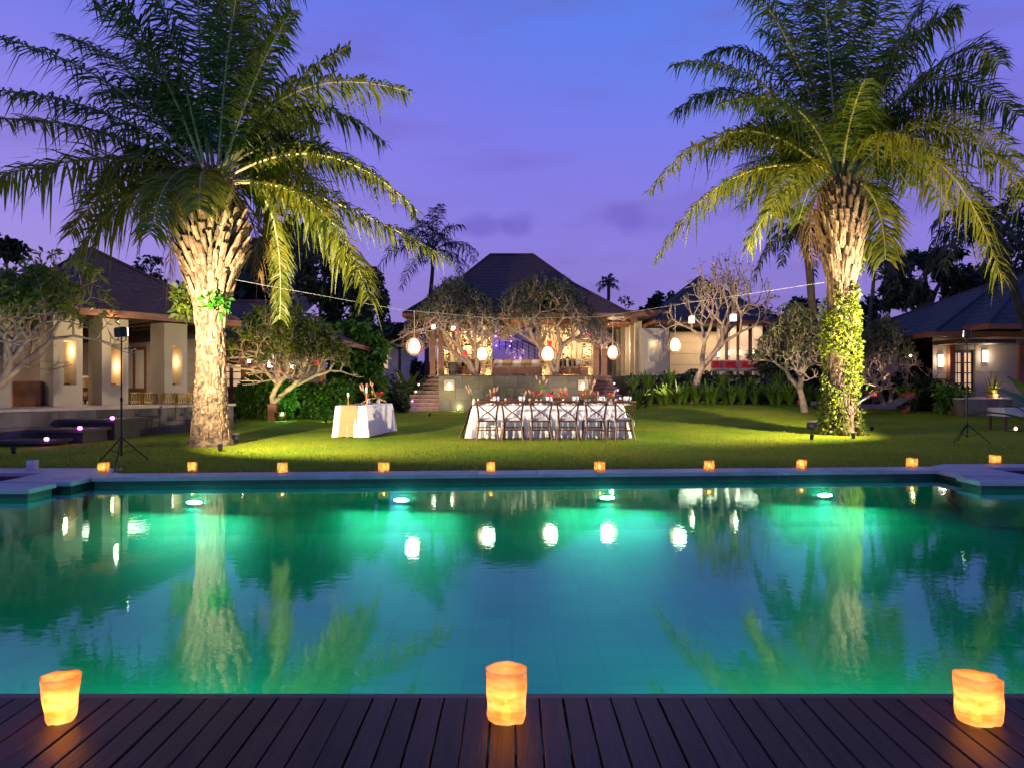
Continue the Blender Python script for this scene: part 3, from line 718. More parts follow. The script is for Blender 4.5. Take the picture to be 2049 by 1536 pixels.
# walls with recessed seams; panels are separate boards of render
def panel_wall(parent, p0, p1, z0, z1, rows, mname='cream_dim', hole=None, t=0.12, seam=0.025):
    """row panels between two plan points of the parent's frame; hole=(a,b,za,zb) along the wall"""
    p0, p1 = Vector(p0), Vector(p1); d = (p1 - p0); L = d.length; d.normalize(); nrm = Vector((-d.y, d.x))
    def blk(b, a, c, za, zb, out=0.0):
        q = [p0 + d*a - nrm*out, p0 + d*c - nrm*out, p0 + d*c + nrm*t, p0 + d*a + nrm*t]; b.prism([(v.x, v.y) for v in q], za, zb)
    back = MB()
    if hole:
        blk(back, 0, hole[0], z0, z1); blk(back, hole[1], L, z0, z1); blk(back, hole[0], hole[1], z0, hole[2]); blk(back, hole[0], hole[1], hole[3], z1)
    else: blk(back, 0, L, z0, z1)
    w = back.build('wall', M[mname], parent)
    dz = (z1 - z0) / rows
    for j in range(rows):
        za, zb = z0 + j*dz + seam/2, z0 + (j+1)*dz - seam/2
        segs = [(0.0, L)]
        if hole and zb > hole[2] and za < hole[3]: segs = [(0.0, hole[0] - 0.02), (hole[1] + 0.02, L)]
        for a, c in segs:
            if c - a < 0.05: continue
            b = MB(); blk(b, a, c, za, zb, 0.018); b.build('wall_panel', M[mname], w)
    return w, d, nrm, p0
panel_wall(villa, (-6, 2.3), (0.55, 2.3), ZT, 2.85, 4)
panel_wall(villa, (0.55, 6.2), (4.0, 6.2), ZT, 2.85, 4)
wl, d_, n_, p_ = panel_wall(villa, (4.0, 6.2), (4.0, 0.35), ZT, 2.85, 5, hole=(0.6, 2.15, 1.05, 2.5))
def double_window(parent, wall_x, ya, yb, z0, z1):
    f = MB(); x = wall_x - 0.05; t = 0.09; ym = (ya + yb)/2
    f.box(x, x+.1, ya, yb, z1 - t, z1); f.box(x, x+.1, ya, yb, z0, z0 + t)
    for y in (ya, yb - t, ym - t/2): f.box(x + 0.003, x+.097, y, y + t, z0 + t, z1 - t)
    o = f.build('window', M['wood_red'], parent)
    for a, c in ((ya + t, ym - t/2), (ym + t/2, yb - t)):
        g = MB(); g.box(x + .045, x + .055, a, c, z0 + t, z1 - t); g.build('pane', M['white_wall'], o)
double_window(villa, 4.0, 4.05, 5.6, 1.05, 2.5)
b = MB(); b.box(-0.1, 4.15, 6.0, 6.15, 2.66, 3.04); b.box(3.92, 4.1, 0.1, 6.0, 2.66, 3.04); b.box(-6, 0.6, 2.2, 2.35, 2.66, 2.96); b.build('wall_beam', M['wood_dark'], villa)
hip_roof(villa, -0.3, 4.2, -0.8, 6.8, 3.12, 5.03, 1.3, 1.35, 1.8, M['roof'], 12)
hip_roof(villa, -7.5, -0.38, 0.2, 7.5, 3.0, 4.5, -5.5, -2.0, 3.6, M['roof'], 10)
b = MB()
for i in range(7): b.box(-0.2 + i*0.66, -0.12 + i*0.66, -0.7, 6.6, 2.97, 3.06)
b.box(-0.3, 4.2, 0.05, 0.25, 2.98, 3.02); b.build('rafter', M['wood_dark'], villa)
e = empty('eave_spotlight', villa.matrix_world @ Vector((0, 0, 0)), label='small bright spotlight under the villa eave, left of the tripod lamp', cat='spotlight')
sp = P(234, 640, 17.0); e.location = sp
b = MB(); b.lathe([(0.03, -0.05), (0.045, 0.0), (0.045, 0.06), (0.0, 0.07)], 10); b.build('housing', M['black_metal'], e)
b = MB(); b.lathe([(0.0, -0.075), (0.03, -0.068), (0.036, -0.052)], 10); b.build('bulb', emis('bare bulb', (1, 0.8, 0.5), 60), e)
light('bulb_light', 'POINT', (0.0, -0.05, -0.13), 45, (1, 0.72, 0.42), e, shadow_soft_size=0.03)
# light inside the covered terrace
light('ceiling_light', 'AREA', (2.2, 2.6, 2.86), 70, (1.0, 0.74, 0.46), villa, size=1.6)
light('ceiling_light', 'AREA', (-2.2, 1.4, 2.8), 44, (1.0, 0.75, 0.52), villa, size=1.2)

# step slabs down to the lawn, with violet lamps at their ends
for (pa, pb, py, yy, lab) in ((118, 232, 838, 15.6, 'upper dark step slab beside the terrace, with a pink lamp'), (60, 168, 858, 14.7, 'middle dark step slab with a violet lamp'), (-10, 102, 880, 14.1, 'lowest dark step slab at the lawn edge, with a pink lamp')):
    a, c = P(pa, py, yy), P(pb, py, yy)
    e = empty('step_slab', ((a.x + c.x)/2, yy, a.z), 0.0, label=lab, cat='step', group='dark steps of the left villa')
    w = (c.x - a.x)
    b = MB(); b.cbox(-w/2, w/2, -0.05, 1.9, -0.07, 0.0, 0.012); b.build('tread', M['black_stone'], e)
    b = MB(); b.box(-w/2 - 0.25, w/2 - 0.1, 0.12, 1.8, -a.z + 0.0, -0.07); b.build('riser', M['black_stone'], e)
    b = MB(); b.lathe([(0.0, -0.04), (0.035, -0.03), (0.045, 0.0), (0.035, 0.03), (0.0, 0.04)], 10, c=(w/2 - 0.03, -0.09, 0.03)); b.build('lamp', M['lamp_violet'], e)
    light('lamp_light', 'POINT', (w/2 - 0.03, -0.2, 0.05), 1.6, (0.7, 0.1, 1.0), e, shadow_soft_size=0.03)

# things on the terrace
def wicker(loc, lab, first=None):
    if first: e = copy_tree(first); e.location = loc; return tag(e, lab, 'stool', 'yellow wicker stools on the left terrace')
    e = empty('wicker_stool', loc, 0.3); tag(e, lab, 'stool', 'yellow wicker stools on the left terrace')
    b = MB(); r = 0.2
    for k in range(22):
        an = 2*math.pi*k/22; b.tube([(r*math.cos(an), r*math.sin(an), 0.02), (r*1.06*math.cos(an+.08), r*1.06*math.sin(an+.08), 0.15), (r*math.cos(an+.16), r*math.sin(an+.16), 0.3)], 0.011, 4, False)
    b.build('cane', M['wicker_yellow'], e)
    b = MB()
    for z in (0.02, 0.30): b.tube([(r*1.02*math.cos(2*math.pi*k/16), r*1.02*math.sin(2*math.pi*k/16), z) for k in range(17)], 0.018, 6, False)
    b.build('hoop', M['wicker_yellow'], e)
    b = MB(); b.lathe([(0.185, 0.29), (0.19, 0.31), (0.0, 0.325)], 14); b.build('seat', M['wicker_yellow'], e)
    return e
w0 = None
for px, lab in ((272, 'yellow wicker stool beside the tripod pole, leftmost of the four'), (298, 'yellow wicker stool second from the left on the terrace'), (340, 'yellow wicker stool third from the left on the terrace'), (366, 'yellow wicker stool right beside the palm trunk on the terrace')):
    p = P(px, 768, 18.6); p.z = ZT; w = wicker(p, lab, w0); w0 = w0 or w
def plain_table(name, c, w, d, h, rot, label, cat, top='terrace_cap', leg='wood_dark', th=0.05):
    e = empty(name, c, rot, label=label, cat=cat)
    b = MB(); b.cbox(-w/2, w/2, -d/2, d/2, h - th, h, 0.008); b.build('top', M[top], e)
    for sx in (-1, 1):
        for sy in (-1, 1):
            b = MB(); b.box(sx*(w/2 - .06) - .025, sx*(w/2 - .06) + .025, sy*(d/2 - .06) - .025, sy*(d/2 - .06) + .025, 0, h - th); b.build('leg', M[leg], e)
    return e
p = P(200, 768, 19.0); p.z = ZT
plain_table('side_table', p, 0.9, 0.6, 0.45, 0.4, 'dark low table on the terrace behind the second column', 'table', 'wood_dark')
e = empty('armchair', (P(178, 768, 19.4).x, 19.4, ZT), 0.9, label='olive padded armchair between the first two columns', cat='armchair')
b = MB(); b.cbox(-.35, .35, -.35, .35, .12, .38, .05); b.build('seat', M['cushion_tan'], e)
b = MB(); b.cbox(-.35, .35, .22, .38, .38, .78, .05); b.build('backrest', M['cushion_tan'], e)
for s in (-1, 1): b = MB(); b.cbox(s*.39 - .05, s*.39 + .05, -.35, .35, .05, .55, .03); b.build('armrest', M['wood_dark'], e)
p = P(228, 768, 18.4); p.z = ZT
e = empty('planter_box', p, 0.3, label='brown square planter box behind the tripod pole on the terrace', cat='planter')
b = MB(); b.cbox(-.28, .28, -.2, .2, 0, .34, .02); b.build('box', M['planter_brown'], e)
b = MB(); b.box(-.25, .25, -.17, .17, .34, .345); b.build('soil', M['wood_dark'], e)
p = P(62, 768, 17.0); p.z = ZT
e = empty('planter_box', p, 0.3, label='large tan planter between the villa wall and first column', cat='planter')
b = MB(); b.cbox(-.3, .3, -.3, .3, 0, .62, .02); b.build('box', M['planter_brown'], e)
b = MB(); b.box(-.27, .27, -.27, .27, .62, .625); b.build('soil', M['wood_dark'], e)

# ================================================================== HOUSE BEHIND THE LEFT PALM
GH = Vector((P(560, 768, 25.0).x, 25.0, 0))
gh = empty('guest_house', GH, 0, label='low wooden guest house behind the left frangipani, with lit glazed doors', cat='house')
def gx(px, Y=25.0): return P(px, 768, Y).x - GH.x
zt = 0.50
b = MB(); b.box(gx(395), gx(470), -0.2, 5, -0.1, zt - 0.05); b.build('terrace_base', M['terrace_stone'], gh)
tiles_front(gh, gx(395), gx(470), 0.0, zt - 0.06, -0.2, 4, 1, [M['terrace_stone']], random.Random(9), 'wall_block')
b = MB(); b.box(gx(395), gx(470), -0.25, 5, zt - 0.05, zt); b.box(gx(470), gx(700), 2.3, 5, 0, zt); b.build('terrace_floor', M['terrace_cap'], gh)
b = MB(); b.box(gx(390), gx(545, 27), 2.0, 2.15, zt, 2.7); b.build('wall', M['wood_red'], gh)
b = MB(); b.box(gx(545, 27), gx(640, 27), 2.0, 2.15, zt, 2.7); b.build('wall', M['cream_dim'], gh)
def glazed_door(parent, x0, x1, y, z0, z1, leafs=2, rows=3, cols=1, glow='pane_lit', frame='wood_red'):
    w = (x1 - x0) / leafs
    for i in range(leafs):
        a, c = x0 + i*w, x0 + (i+1)*w - 0.01; t = w*0.13
        b = MB(); b.box(a, a + t, y - .06, y, z0, z1); b.box(c - t, c, y - .06, y, z0, z1)
        iw = (c - a - 2*t)
        zb = z0 + 0.12; zt_ = z1 - 0.1; dz = (zt_ - zb) / rows
        b.box(a + t, c - t, y - .058, y - .002, z0, zb); b.box(a + t, c - t, y - .058, y - .002, zt_, z1)
        for j in range(1, rows): b.box(a + t, c - t, y - .055, y - .005, zb + j*dz - .02, zb + j*dz + .02)
        for k in range(1, cols): b.box(a + t + iw*k/cols - .015, a + t + iw*k/cols + .015, y - .052, y - .008, zb, zt_)
        o = b.build('door', M[frame], parent)
        for j in range(rows):
            for k in range(cols):
                g = MB(); g.box(a + t + iw*k/cols + .016, a + t + iw*(k+1)/cols - .016, y - .035, y - .03, zb + j*dz + .021, zb + (j+1)*dz - .021); g.build('pane', M[glow], o)
glazed_door(gh, gx(441, 27), gx(487, 27), 1.99, zt + 0.55, 2.15, 2, 3)
for px in (489, 646):
    b = MB(); b.box(gx(px, 25.6) - .09, gx(px, 25.6) + .09, 0.5, 0.68, 0, 2.72); b.build('post', M['wood_orange'], gh)
    light('post_uplight', 'POINT', (gx(px, 25.6) + 0.05, 0.33, 2.5), 5, (1.0, 0.55, 0.25), gh, shadow_soft_size=0.03)
hip_roof(gh, gx(400), gx(690), -0.5, 6, 2.85, 4.6, gx(452, 28), gx(540, 28), 2.8, M['roof'], 12)
def sconce(parent_loc, w, h, label, power=8, tint=(1, .75, .5), rot=0, cat='wall lamp', group=None):
    e = empty('wall_lamp', parent_loc, rot, label=label, cat=cat, group=group)
    b = MB(); b.prism([(-w/2, -0.02), (-w/3, -0.09), (w/3, -0.09), (w/2, -0.02)], -h/2, h/2); b.build('shade', M['lamp_warm'], e)
    b = MB(); b.box(-w/2 - .01, w/2 + .01, -0.02, 0, -h/2 - .02, h/2 + .02); b.build('back_plate', M['wood_dark'], e)
    if power: light('lamp_light', 'POINT', (0, -0.2, 0), power, tint, e, shadow_soft_size=0.06)
    return e
sconce((P(497, 721, 26.9).x, 26.93, P(497, 721, 26.9).z), 0.18, 0.2, 'small glowing wall lamp right of the guest house doors', 8)
sconce((P(541, 722, 26.9).x, 26.93, P(541, 722, 26.9).z), 0.22, 0.5, 'tall white wall lamp glowing behind the frangipani branches', 14)

# low white building far off, left of the pavilion
b0 = P(782, 768, 47)
fb = empty('outbuilding', (b0.x, 47, 0), 0, label='low pale flat-roofed outbuilding between the left garden and the pavilion', cat='building')
b = MB(); b.box(-1.5, 1.3, 0, 4, 0, 4.2); b.build('wall', M['white_wall'], fb)
b = MB(); b.box(-1.7, 1.6, -0.4, 4.2, 4.2, 4.5); b.build('roof', M['white_wall'], fb)
b = MB(); b.box(-1.1, -0.2, -0.02, 0.0, 2.3, 3.6); b.build('window', M['pane_lit'], fb)
light('porch_light', 'POINT', (-1.9, -0.8, 3.2), 25, (1.0, 0.7, 0.4), fb, shadow_soft_size=0.05)

# ================================================================== MAIN PAVILION
YP = 32.4
pav = empty('pavilion', (0, YP, 0), 0, label='open pavilion with a tall hipped shingle roof on a slate platform behind the dining table', cat='pavilion')
def X(px, Y): return P(px, 768, Y).x
def Z(py, Y): return CZ - (py - 768.0) / F * Y
ZP = Z(750, YP)   # platform height
b = MB(); b.box(X(878, YP), X(1186, YP), 0, 12, -0.1, ZP - 0.05); b.build('platform', M['stone_dark'], pav)
rg = random.Random(12)
tiles_front(pav, X(878, YP), X(1186, YP), 0.0, ZP - 0.06, 0, 11, 3, [M['slate'], M['slate'], M['slate'], M['slate_moss']], rg)
b = MB(); b.box(X(876, YP), X(1188, YP), -0.06, 12, ZP - 0.055, ZP); b.build('platform_edge', M['wood_dark'], pav)
def flight(side):
    n = 9
    e = empty('garden_stairs', (X(840 if side < 0 else 1215, YP), YP + 1.5, 0), 0, label='brown stone steps climbing to the left end of the pavilion' if side < 0 else 'brown stone steps climbing to the right end of the pavilion', cat='stairs')
    inner = X(878, YP) if side < 0 else X(1186, YP)
    outs = [X(p, YP) for p in ([797, 803, 809, 814, 820, 826, 832, 838, 845] if side < 0 else [1262, 1258, 1254, 1250, 1247, 1245, 1242, 1240, 1238])]
    for i in range(n):
        z0, z1 = ZP*i/n, ZP*(i+1)/n; y0 = 0.05 + i*0.33
        a, c = sorted((inner + side*0.01, outs[i]))
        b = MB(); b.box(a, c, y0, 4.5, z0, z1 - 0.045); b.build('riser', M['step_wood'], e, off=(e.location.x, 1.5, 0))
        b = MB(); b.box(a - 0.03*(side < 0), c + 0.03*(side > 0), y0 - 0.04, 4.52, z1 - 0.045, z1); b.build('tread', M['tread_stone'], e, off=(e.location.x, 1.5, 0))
    return e
stl, str_ = flight(-1), flight(1)
light('stair_fill', 'POINT', (X(850, 30) , 30.2, 2.6), 45, (1.0, .68, .55)); light('stair_fill', 'POINT', (X(1222, 30), 30.2, 2.6), 45, (1.0, .68, .6))  # added fill in front of the stairs, no fixture
lamps = [(825, 802, 'lamp_purple', 0), (818, 816, 'lamp_purple', 1), (838, 769, 'lamp_warm', 8), (832, 783, 'lamp_warm', 6),
         (1229, 767, 'lamp_purple', 9), (1236, 780, 'lamp_purple', 7), (1241, 796, 'lamp_purple', 5)]
names = ['blue step lamp on the left stairs, upper of two', 'blue step lamp on the left stairs, lowest', 'small warm step lamp near the top of the left stairs', 'small warm step lamp halfway up the left stairs',
         'violet step lamp at the top of the right stairs', 'violet step lamp in the middle of the right stairs', 'blue step lamp low on the right stairs']
for (px, py, mm, k), lab in zip(lamps, names):
    y = YP - 0.15
    p = P(px, py, y); e = empty('step_lamp', p, label=lab, cat='step lamp', group='step lamps of the pavilion stairs')
    b = MB(); b.lathe([(0.0, -0.045), (0.04, -0.02), (0.045, 0.01), (0.0, 0.045)], 8); b.build('lens', M[mm], e)
    b = MB(); b.tube([(0, 0.03, 0), (0, 0.25, 0)], 0.02, 6); b.build('stem', M['black_metal'], e)
    light('lamp_light', 'POINT', (0, -0.12, 0.0), 3, (0.3, 0.15, 1.0) if mm == 'lamp_purple' else (1, .7, .4), e, shadow_soft_size=0.04)
# carved lit niches in the platform wall
for px, lab in ((899, 'lit carved stone niche at the left end of the slate wall'), (1167, 'lit carved stone niche at the right end of the slate wall')):
    p = P(px, 770, YP - 0.1); e = empty('wall_niche_lamp', p, label=lab, cat='niche lamp', group='lit niches in the slate wall')
    s = 0.24
    b = MB(); b.box(-s, s, 0, .06, -s, -s + .06); b.box(-s, s, 0, .06, s - .06, s); b.box(-s, -s + .06, 0, .06, -s + .06, s - .06); b.box(s - .06, s, 0, .06, -s + .06, s - .06); b.build('frame', M['cream'], e)
    b = MB(); b.box(-s + .06, s - .06, .03, .05, -s + .06, s - .06); b.build('back_panel', M['cream_dim'], e)
    b = MB()
    for (x, z, r) in ((0, .07, .05), (-.06, -.02, .05), (.06, -.02, .05), (0, -.1, .07)): b.lathe([(0, -r), (r*.7, -r*.7), (r, 0), (r*.7, r*.7), (0, r)], 8, c=(x, .01, z))
    b.build('carving', M['lamp_warm'], e)
    light('niche_light', 'POINT', (0, -0.12, -0.12), 4, (1, .8, .5), e, shadow_soft_size=0.03)
# roof
ze = Z(627, YP - 0.3)
rr = hip_roof(pav, X(809, YP), X(1257, YP), -0.3, 9.6, ze, Z(511, YP + 4.4), X(980, YP+4.4), X(1068, YP+4.4), 4.4, M['roof'], 18, flare=0.22)
# posts
for px in (866, 883, 1193, 1209):
    b = MB(); x = X(px, YP + 1.0); b.box(x - .13, x + .13, 0.9, 1.16, ZP, ze - 0.1); b.build('post', M['wood_red'], pav)
b = MB(); b.box(X(855, YP+1), X(1220, YP+1), 0.93, 1.13, ze - 0.42, ze - 0.18); b.build('beam', M['wood_red'], pav)
b = MB(); b.box(X(984, YP+4.5), X(1084, YP+4.5), 4.3, 4.6, Z(655, YP+4.5), ze - 0.1); b.build('lintel', M['wood_dark'], pav)
YW = YP + 4.5
def wing(px0, px1, niches, panels):
    x0, x1 = X(px0, YW), X(px1, YW)
    b = MB(); b.box(x0, x1, 4.5, 4.75, ZP, ze - 0.1); w = b.build('wall', M['cream'], pav)
    n = panels; dx = (x1 - x0) / n
    for i in range(n):
        b = MB(); b.box(x0 + i*dx + .015, x0 + (i+1)*dx - .015, 4.46, 4.5, ZP + .02, ze - 0.2); b.build('wall_panel', M['cream'], w)
    for a, c in niches:
        xa, xb = X(a, YW), X(c, YW)
        rr2 = np.random.default_rng(int(a)); b = MB()
        bk = MB(); bk.box(xa, xb, 4.452, 4.458, ZP + .04, ze - .3); bk.build('gap_shade_back', M['wood_dark'], w)  # dark sheet standing in for shade in the gaps between stones
        z = ZP + 0.05
        while z < ze - 0.35:
            h = rr2.uniform(0.05, 0.1); x = xa
            while x < xb - 0.02:
                ww = min(rr2.uniform(0.07, 0.2), xb - x); p_ = rr2.uniform(0.02, 0.14)
                if rr2.random() < 0.86: b.box(x, x + ww - .02, 4.45 - p_, 4.4515, z, z + h - .018)
                x += ww
            z += h
        o = b.build('stacked_stone', M['cream'], w); o['kind'] = 'stuff'
        light('stone_light', 'POINT', ((xa + xb)/2, 4.16, ZP + 0.15), 16, (1.0, 0.66, 0.28), pav, shadow_soft_size=0.04)
        light('stone_light', 'POINT', ((xa + xb)/2, 4.12, ZP + 1.35), 30, (1.0, 0.70, 0.32), pav, shadow_soft_size=0.04)
        light('stone_light', 'POINT', ((xa + xb)/2, 4.12, ze - 0.65), 30, (1.0, 0.70, 0.32), pav, shadow_soft_size=0.04)
wing(874, 985, [(880, 899), (922, 946), (972, 983)], 6)
wing(1083, 1190, [(1084, 1092), (1126, 1143), (1166, 1183)], 6)
light('pavilion_light', 'AREA', (0.1, 2.6, ze - 0.15), 190, (1.0, 0.68, 0.36), pav, size=4)
# recessed room with violet light and a stair behind the opening
YB = YP + 10.5
b = MB(); b.box(X(940, YB), X(1130, YB), 10.5, 10.7, ZP, ze + 1); w = b.build('rear_wall', M['white_wall'], pav)
for j in range(5):
    b = MB(); z = ZP + 0.02 + j*0.62; b.box(X(940, YB), X(1130, YB), 10.46, 10.5, z, z + 0.60); b.build('wall_panel', M['white_wall'], w)
light('violet_light', 'POINT', (X(1038, YB), 9.8, ZP + 0.9), 20, (0.45, 0.14, 1.0), pav, shadow_soft_size=0.1)
light('violet_light', 'POINT', (X(992, YB), 9.9, Z(676, YB)), 28, (0.22, 0.12, 1.0), pav, shadow_soft_size=0.1)
light('violet_light', 'AREA', (X(1035, YB), 7.5, ze - 0.3), 34, (0.42, 0.36, 1.0), pav, size=2)
st = empty('stair_railing', (X(1040, YB - 1), YB - 1, ZP), 0, label='dark metal railing sloping down across the violet wall inside the pavilion', cat='railing')
YR = YB - 1.0; rail = [(999, 664), (1017, 664), (1045, 681), (1085, 700)]
def rp(px, dy): 
    pts = [(x, y) for x, y in rail]
    for (xa, ya), (xb, yb) in zip(pts[:-1], pts[1:]):
        if xa <= px <= xb: return P(px, ya + (yb - ya)*(px - xa)/(xb - xa) + dy, YR)
b = MB(); b.tube([P(x, y, YR) for x, y in rail], 0.045, 6); b.build('handrail', M['iron'], st, off=True)
b = MB()
for dy in (8, 15, 22, 29): b.tube([P(x, y + dy, YR) for x, y in rail], 0.014, 4)
b.build('rail_bars', M['iron'], st, off=True)
for px in (999, 1012, 1024, 1035, 1046, 1058, 1070, 1082):
    b = MB(); b.tube([rp(px, 0), rp(px, 36)], 0.028, 5); b.build('baluster', M['iron'], st, off=True)
LEDN = ['top blue light of the left strand before the violet wall', 'second blue light of the left strand before the violet wall', 'top blue light of the right strand before the violet wall', 'second blue light of the right strand before the violet wall', 'third blue light of the right strand before the violet wall', 'lowest light of the right strand before the violet wall', 'lowest light of the left strand before the violet wall']
for i, (px, py) in enumerate(((992, 663), (992, 673), (1022, 664), (1022, 673), (1023, 683), (1020, 693), (993, 692))):
    e = empty('hanging_led', P(px, py, YR - 0.1), label=LEDN[i], cat='string light', group='blue lights strung in the pavilion opening')
    b = MB(); b.lathe([(0, -.05), (.05, 0), (0, .05)], 8); b.build('bulb', M['lamp_purple'], e)
    b = MB(); b.tube([(0, 0, .05), (0, 0, .25)], 0.006, 4); b.build('cord', M['black_metal'], e)
# covered walk to the right of the pavilion
wk = empty('covered_walk', (X(1270, 38), 38, 0), 0, label='covered walkway with receding cream fins right of the pavilion', cat='walkway')
def at(px, Y): return X(px, Y) - wk.location.x
b = MB(); b.box(at(1266, 34), at(1345, 34), -4.2, 8, 0, ZP); b.box(at(1190, 37), at(1266, 34), -0.7, 8, 0, ZP - .004); b.build('platform', M['stone_dark'], wk)
b = MB(); b.box(at(1225, 34), at(1345, 34), -4.0, 6.5, Z(630, 34), Z(622, 34)); b.build('roof', M['roof'], wk)
b = MB(); b.box(at(1225, 34), at(1345, 34), -4.06, -4.0, Z(633, 34), Z(621, 34)); b.build('fascia', M['wood_red'], wk)
for i, px in enumerate((1272, 1262, 1252, 1243, 1234, 1226)):
    Y = 35.0 + i * 1.15; b = MB(); x = at(px, Y); b.box(x - 0.03, x + 0.32, Y - 38, Y - 37.75, ZP, Z(628, 34) - 0.28 - 0.0*i); b.build('fin', M['cream'], wk)
for i in range(5):
    Y = 34.6 + i*1.3; b = MB(); b.box(at(1215, Y), at(1275, Y), Y - 38, Y - 37.8, Z(630, 34) - 0.35, Z(630, 34) - 0.12); b.build('beam', M['wood_red'], wk)
b = MB(); b.box(at(1180, 42), at(1290, 42), 4.4, 4.6, ZP, Z(630, 34) + .3); b.build('rear_wall', M['cream_dim'], wk)
light('walk_light', 'POINT', (at(1240, 37), -1.8, ZP + 1.6), 80, (1.0, 0.72, 0.40), wk, shadow_soft_size=0.1)
light('walk_light', 'POINT', (at(1222, 35), -3.2, ZP + 2.2), 50, (1.0, 0.72, 0.40), wk, shadow_soft_size=0.1)
# block with framed window
bx = at
b = MB(); Y = 33.2; o0, o1, z0, z1 = at(1298, Y), at(1323, Y), Z(724, Y), Z(681, Y); a0, a1 = at(1283, Y), at(1339, Y); y0 = Y - 38; zt2 = Z(657, Y)
b.box(a0, o0, y0, y0 + .5, ZP, zt2); b.box(o1, a1, y0, y0 + .5, ZP, zt2); b.box(o0, o1, y0, y0 + .5, ZP, z0); b.box(o0, o1, y0, y0 + .5, z1, zt2); b.build('wall_block', M['cream'], wk)
b = MB(); t = .07
b.box(o0 - t, o1 + t, y0 - .05, y0, z1, z1 + t); b.box(o0 - t, o0, y0 - .05, y0, z0, z1); b.box(o1, o1 + t, y0 - .05, y0, z0, z1); b.box(o0, o1, y0 + .5, y0 + .55, z0, z1); b.build('window_frame', M['white_wall'], wk)
light('window_light', 'POINT', ((o0 + o1)/2, y0 + 0.25, z1 - 0.15), 4, (1.0, 0.72, 0.40), wk, shadow_soft_size=0.04)

# ================================================================== SECOND PAVILION
Y2 = 34.0
pv = empty('garden_pavilion', (X(1430, Y2), Y2, 0), 0, label='smaller pavilion with a pointed dark roof and cream fins, right of the bare frangipani', cat='pavilion')
def q(px, Y=Y2): return X(px, Y) - pv.location.x
z2 = Z(641, Y2 - 0.5)
b = MB(); b.box(q(1342), q(1545), -0.6, 8, 0, ZP); b.build('platform', M['stone_dark'], pv)
hip_roof(pv, q(1305), q(1549), -0.5, 7, z2, Z(556, Y2 + 3), q(1398, Y2+3), q(1402, Y2+3), 3.0, M['roof_blue'], 13)
for i, px in enumerate((1444, 1467, 1490, 1517)):
    b = MB(); w = (.18, .18, .20, .24)[i]; b.obox((q(px), .12), 2*w, .16, ZP, z2 - 0.05, .22); b.build('fin', M['cream'], pv)
panel_wall(pv, (q(1340, 37), 3.0), (q(1436, 37), 3.0), ZP, z2 - 0.3, 4, 'cream')
b = MB(); b.box(q(1436, 37), q(1600, 37), 3.0, 3.15, ZP, z2); b.build('wall', M['wood_dark'], pv)
light('pavilion_light', 'AREA', (q(1400, 36), 1.5, z2 - 0.25), 110, (1.0, 0.70, 0.40), pv, size=2)
light('pavilion_light', 'AREA', (q(1490), 1.6, z2 - 0.25), 80, (1.0, 0.70, 0.40), pv, size=1.6)
for i, px in enumerate((1437, 1459, 1481, 1508)):
    sconce((X(px, Y2) , Y2 - 0.02, Z(706 if i else 709, Y2)), 0.1, 0.22, ['small wall lamp on the fin nearest the bare frangipani', 'small wall lamp between first and second fins', 'small wall lamp between second and third fins', 'small wall lamp by the widest fin at right'][i], 9, group='wall lamps on the pavilion fins')
light('fin_fill', 'AREA', (q(1490), -0.45, z2 - 0.2), 60, (1.0, 0.72, 0.45), pv, shape='RECTANGLE', size=2.4, size_y=0.15)  # added fill that brightens the fin fronts, no fixture
light('fin_fill', 'AREA', (q(1385), -0.45, z2 - 0.2), 30, (1.0, 0.72, 0.45), pv, shape='RECTANGLE', size=1.6, size_y=0.15)  # same added fill for the left part
# bench with red cushions
e = empty('bench', (X(1478, Y2 - 1), Y2 - 1.0, ZP), 0, label='long pale bench in front of the fins, holding red cushions', cat='bench')
w = X(1530, Y2-1) - X(1426, Y2-1)
b = MB(); b.cbox(-w/2, w/2, -.3, .3, .18, .32, .02); b.build('seat', M['cream_dim'], e)
for s in (-1, -.33, .33, 1): b = MB(); b.box(s*(w/2 - .1) - .05, s*(w/2 - .1) + .05, -.25, .25, 0, .18); b.build('leg', M['wood_dark'], e)
b = MB(); b.cbox(-w/2, w/2, .24, .30, .32, .72, .01); b.build('backrest', M['cream_dim'], e)
for px, lab in ((1433, 'red cushion at the left end of the pavilion bench'), (1461, 'red cushion second from left on the pavilion bench'), (1494, 'red cushion third from left on the pavilion bench'), (1521, 'small red cushion at the right end of the pavilion bench')):
    w = .17 if px in (1433, 1521) else .27
    e = empty('cushion', (X(px, Y2 - 1), Y2 - 1.1, ZP + 0.33), 0, label=lab, cat='cushion', group='red cushions on the pavilion bench')
    b = MB(); b.cbox(-w, w, -0.02, .14, 0, .36, .05); o = b.build('cover', M['red_cloth'], e); o.rotation_euler = (R(-12), 0, 0)
    b = MB(); b.tube([(-w, -.0, .03), (-w, -.03, .33), (w, -.03, .33), (w, 0, .03)], .014, 5); b.build('piping', M['red_cloth'], e)

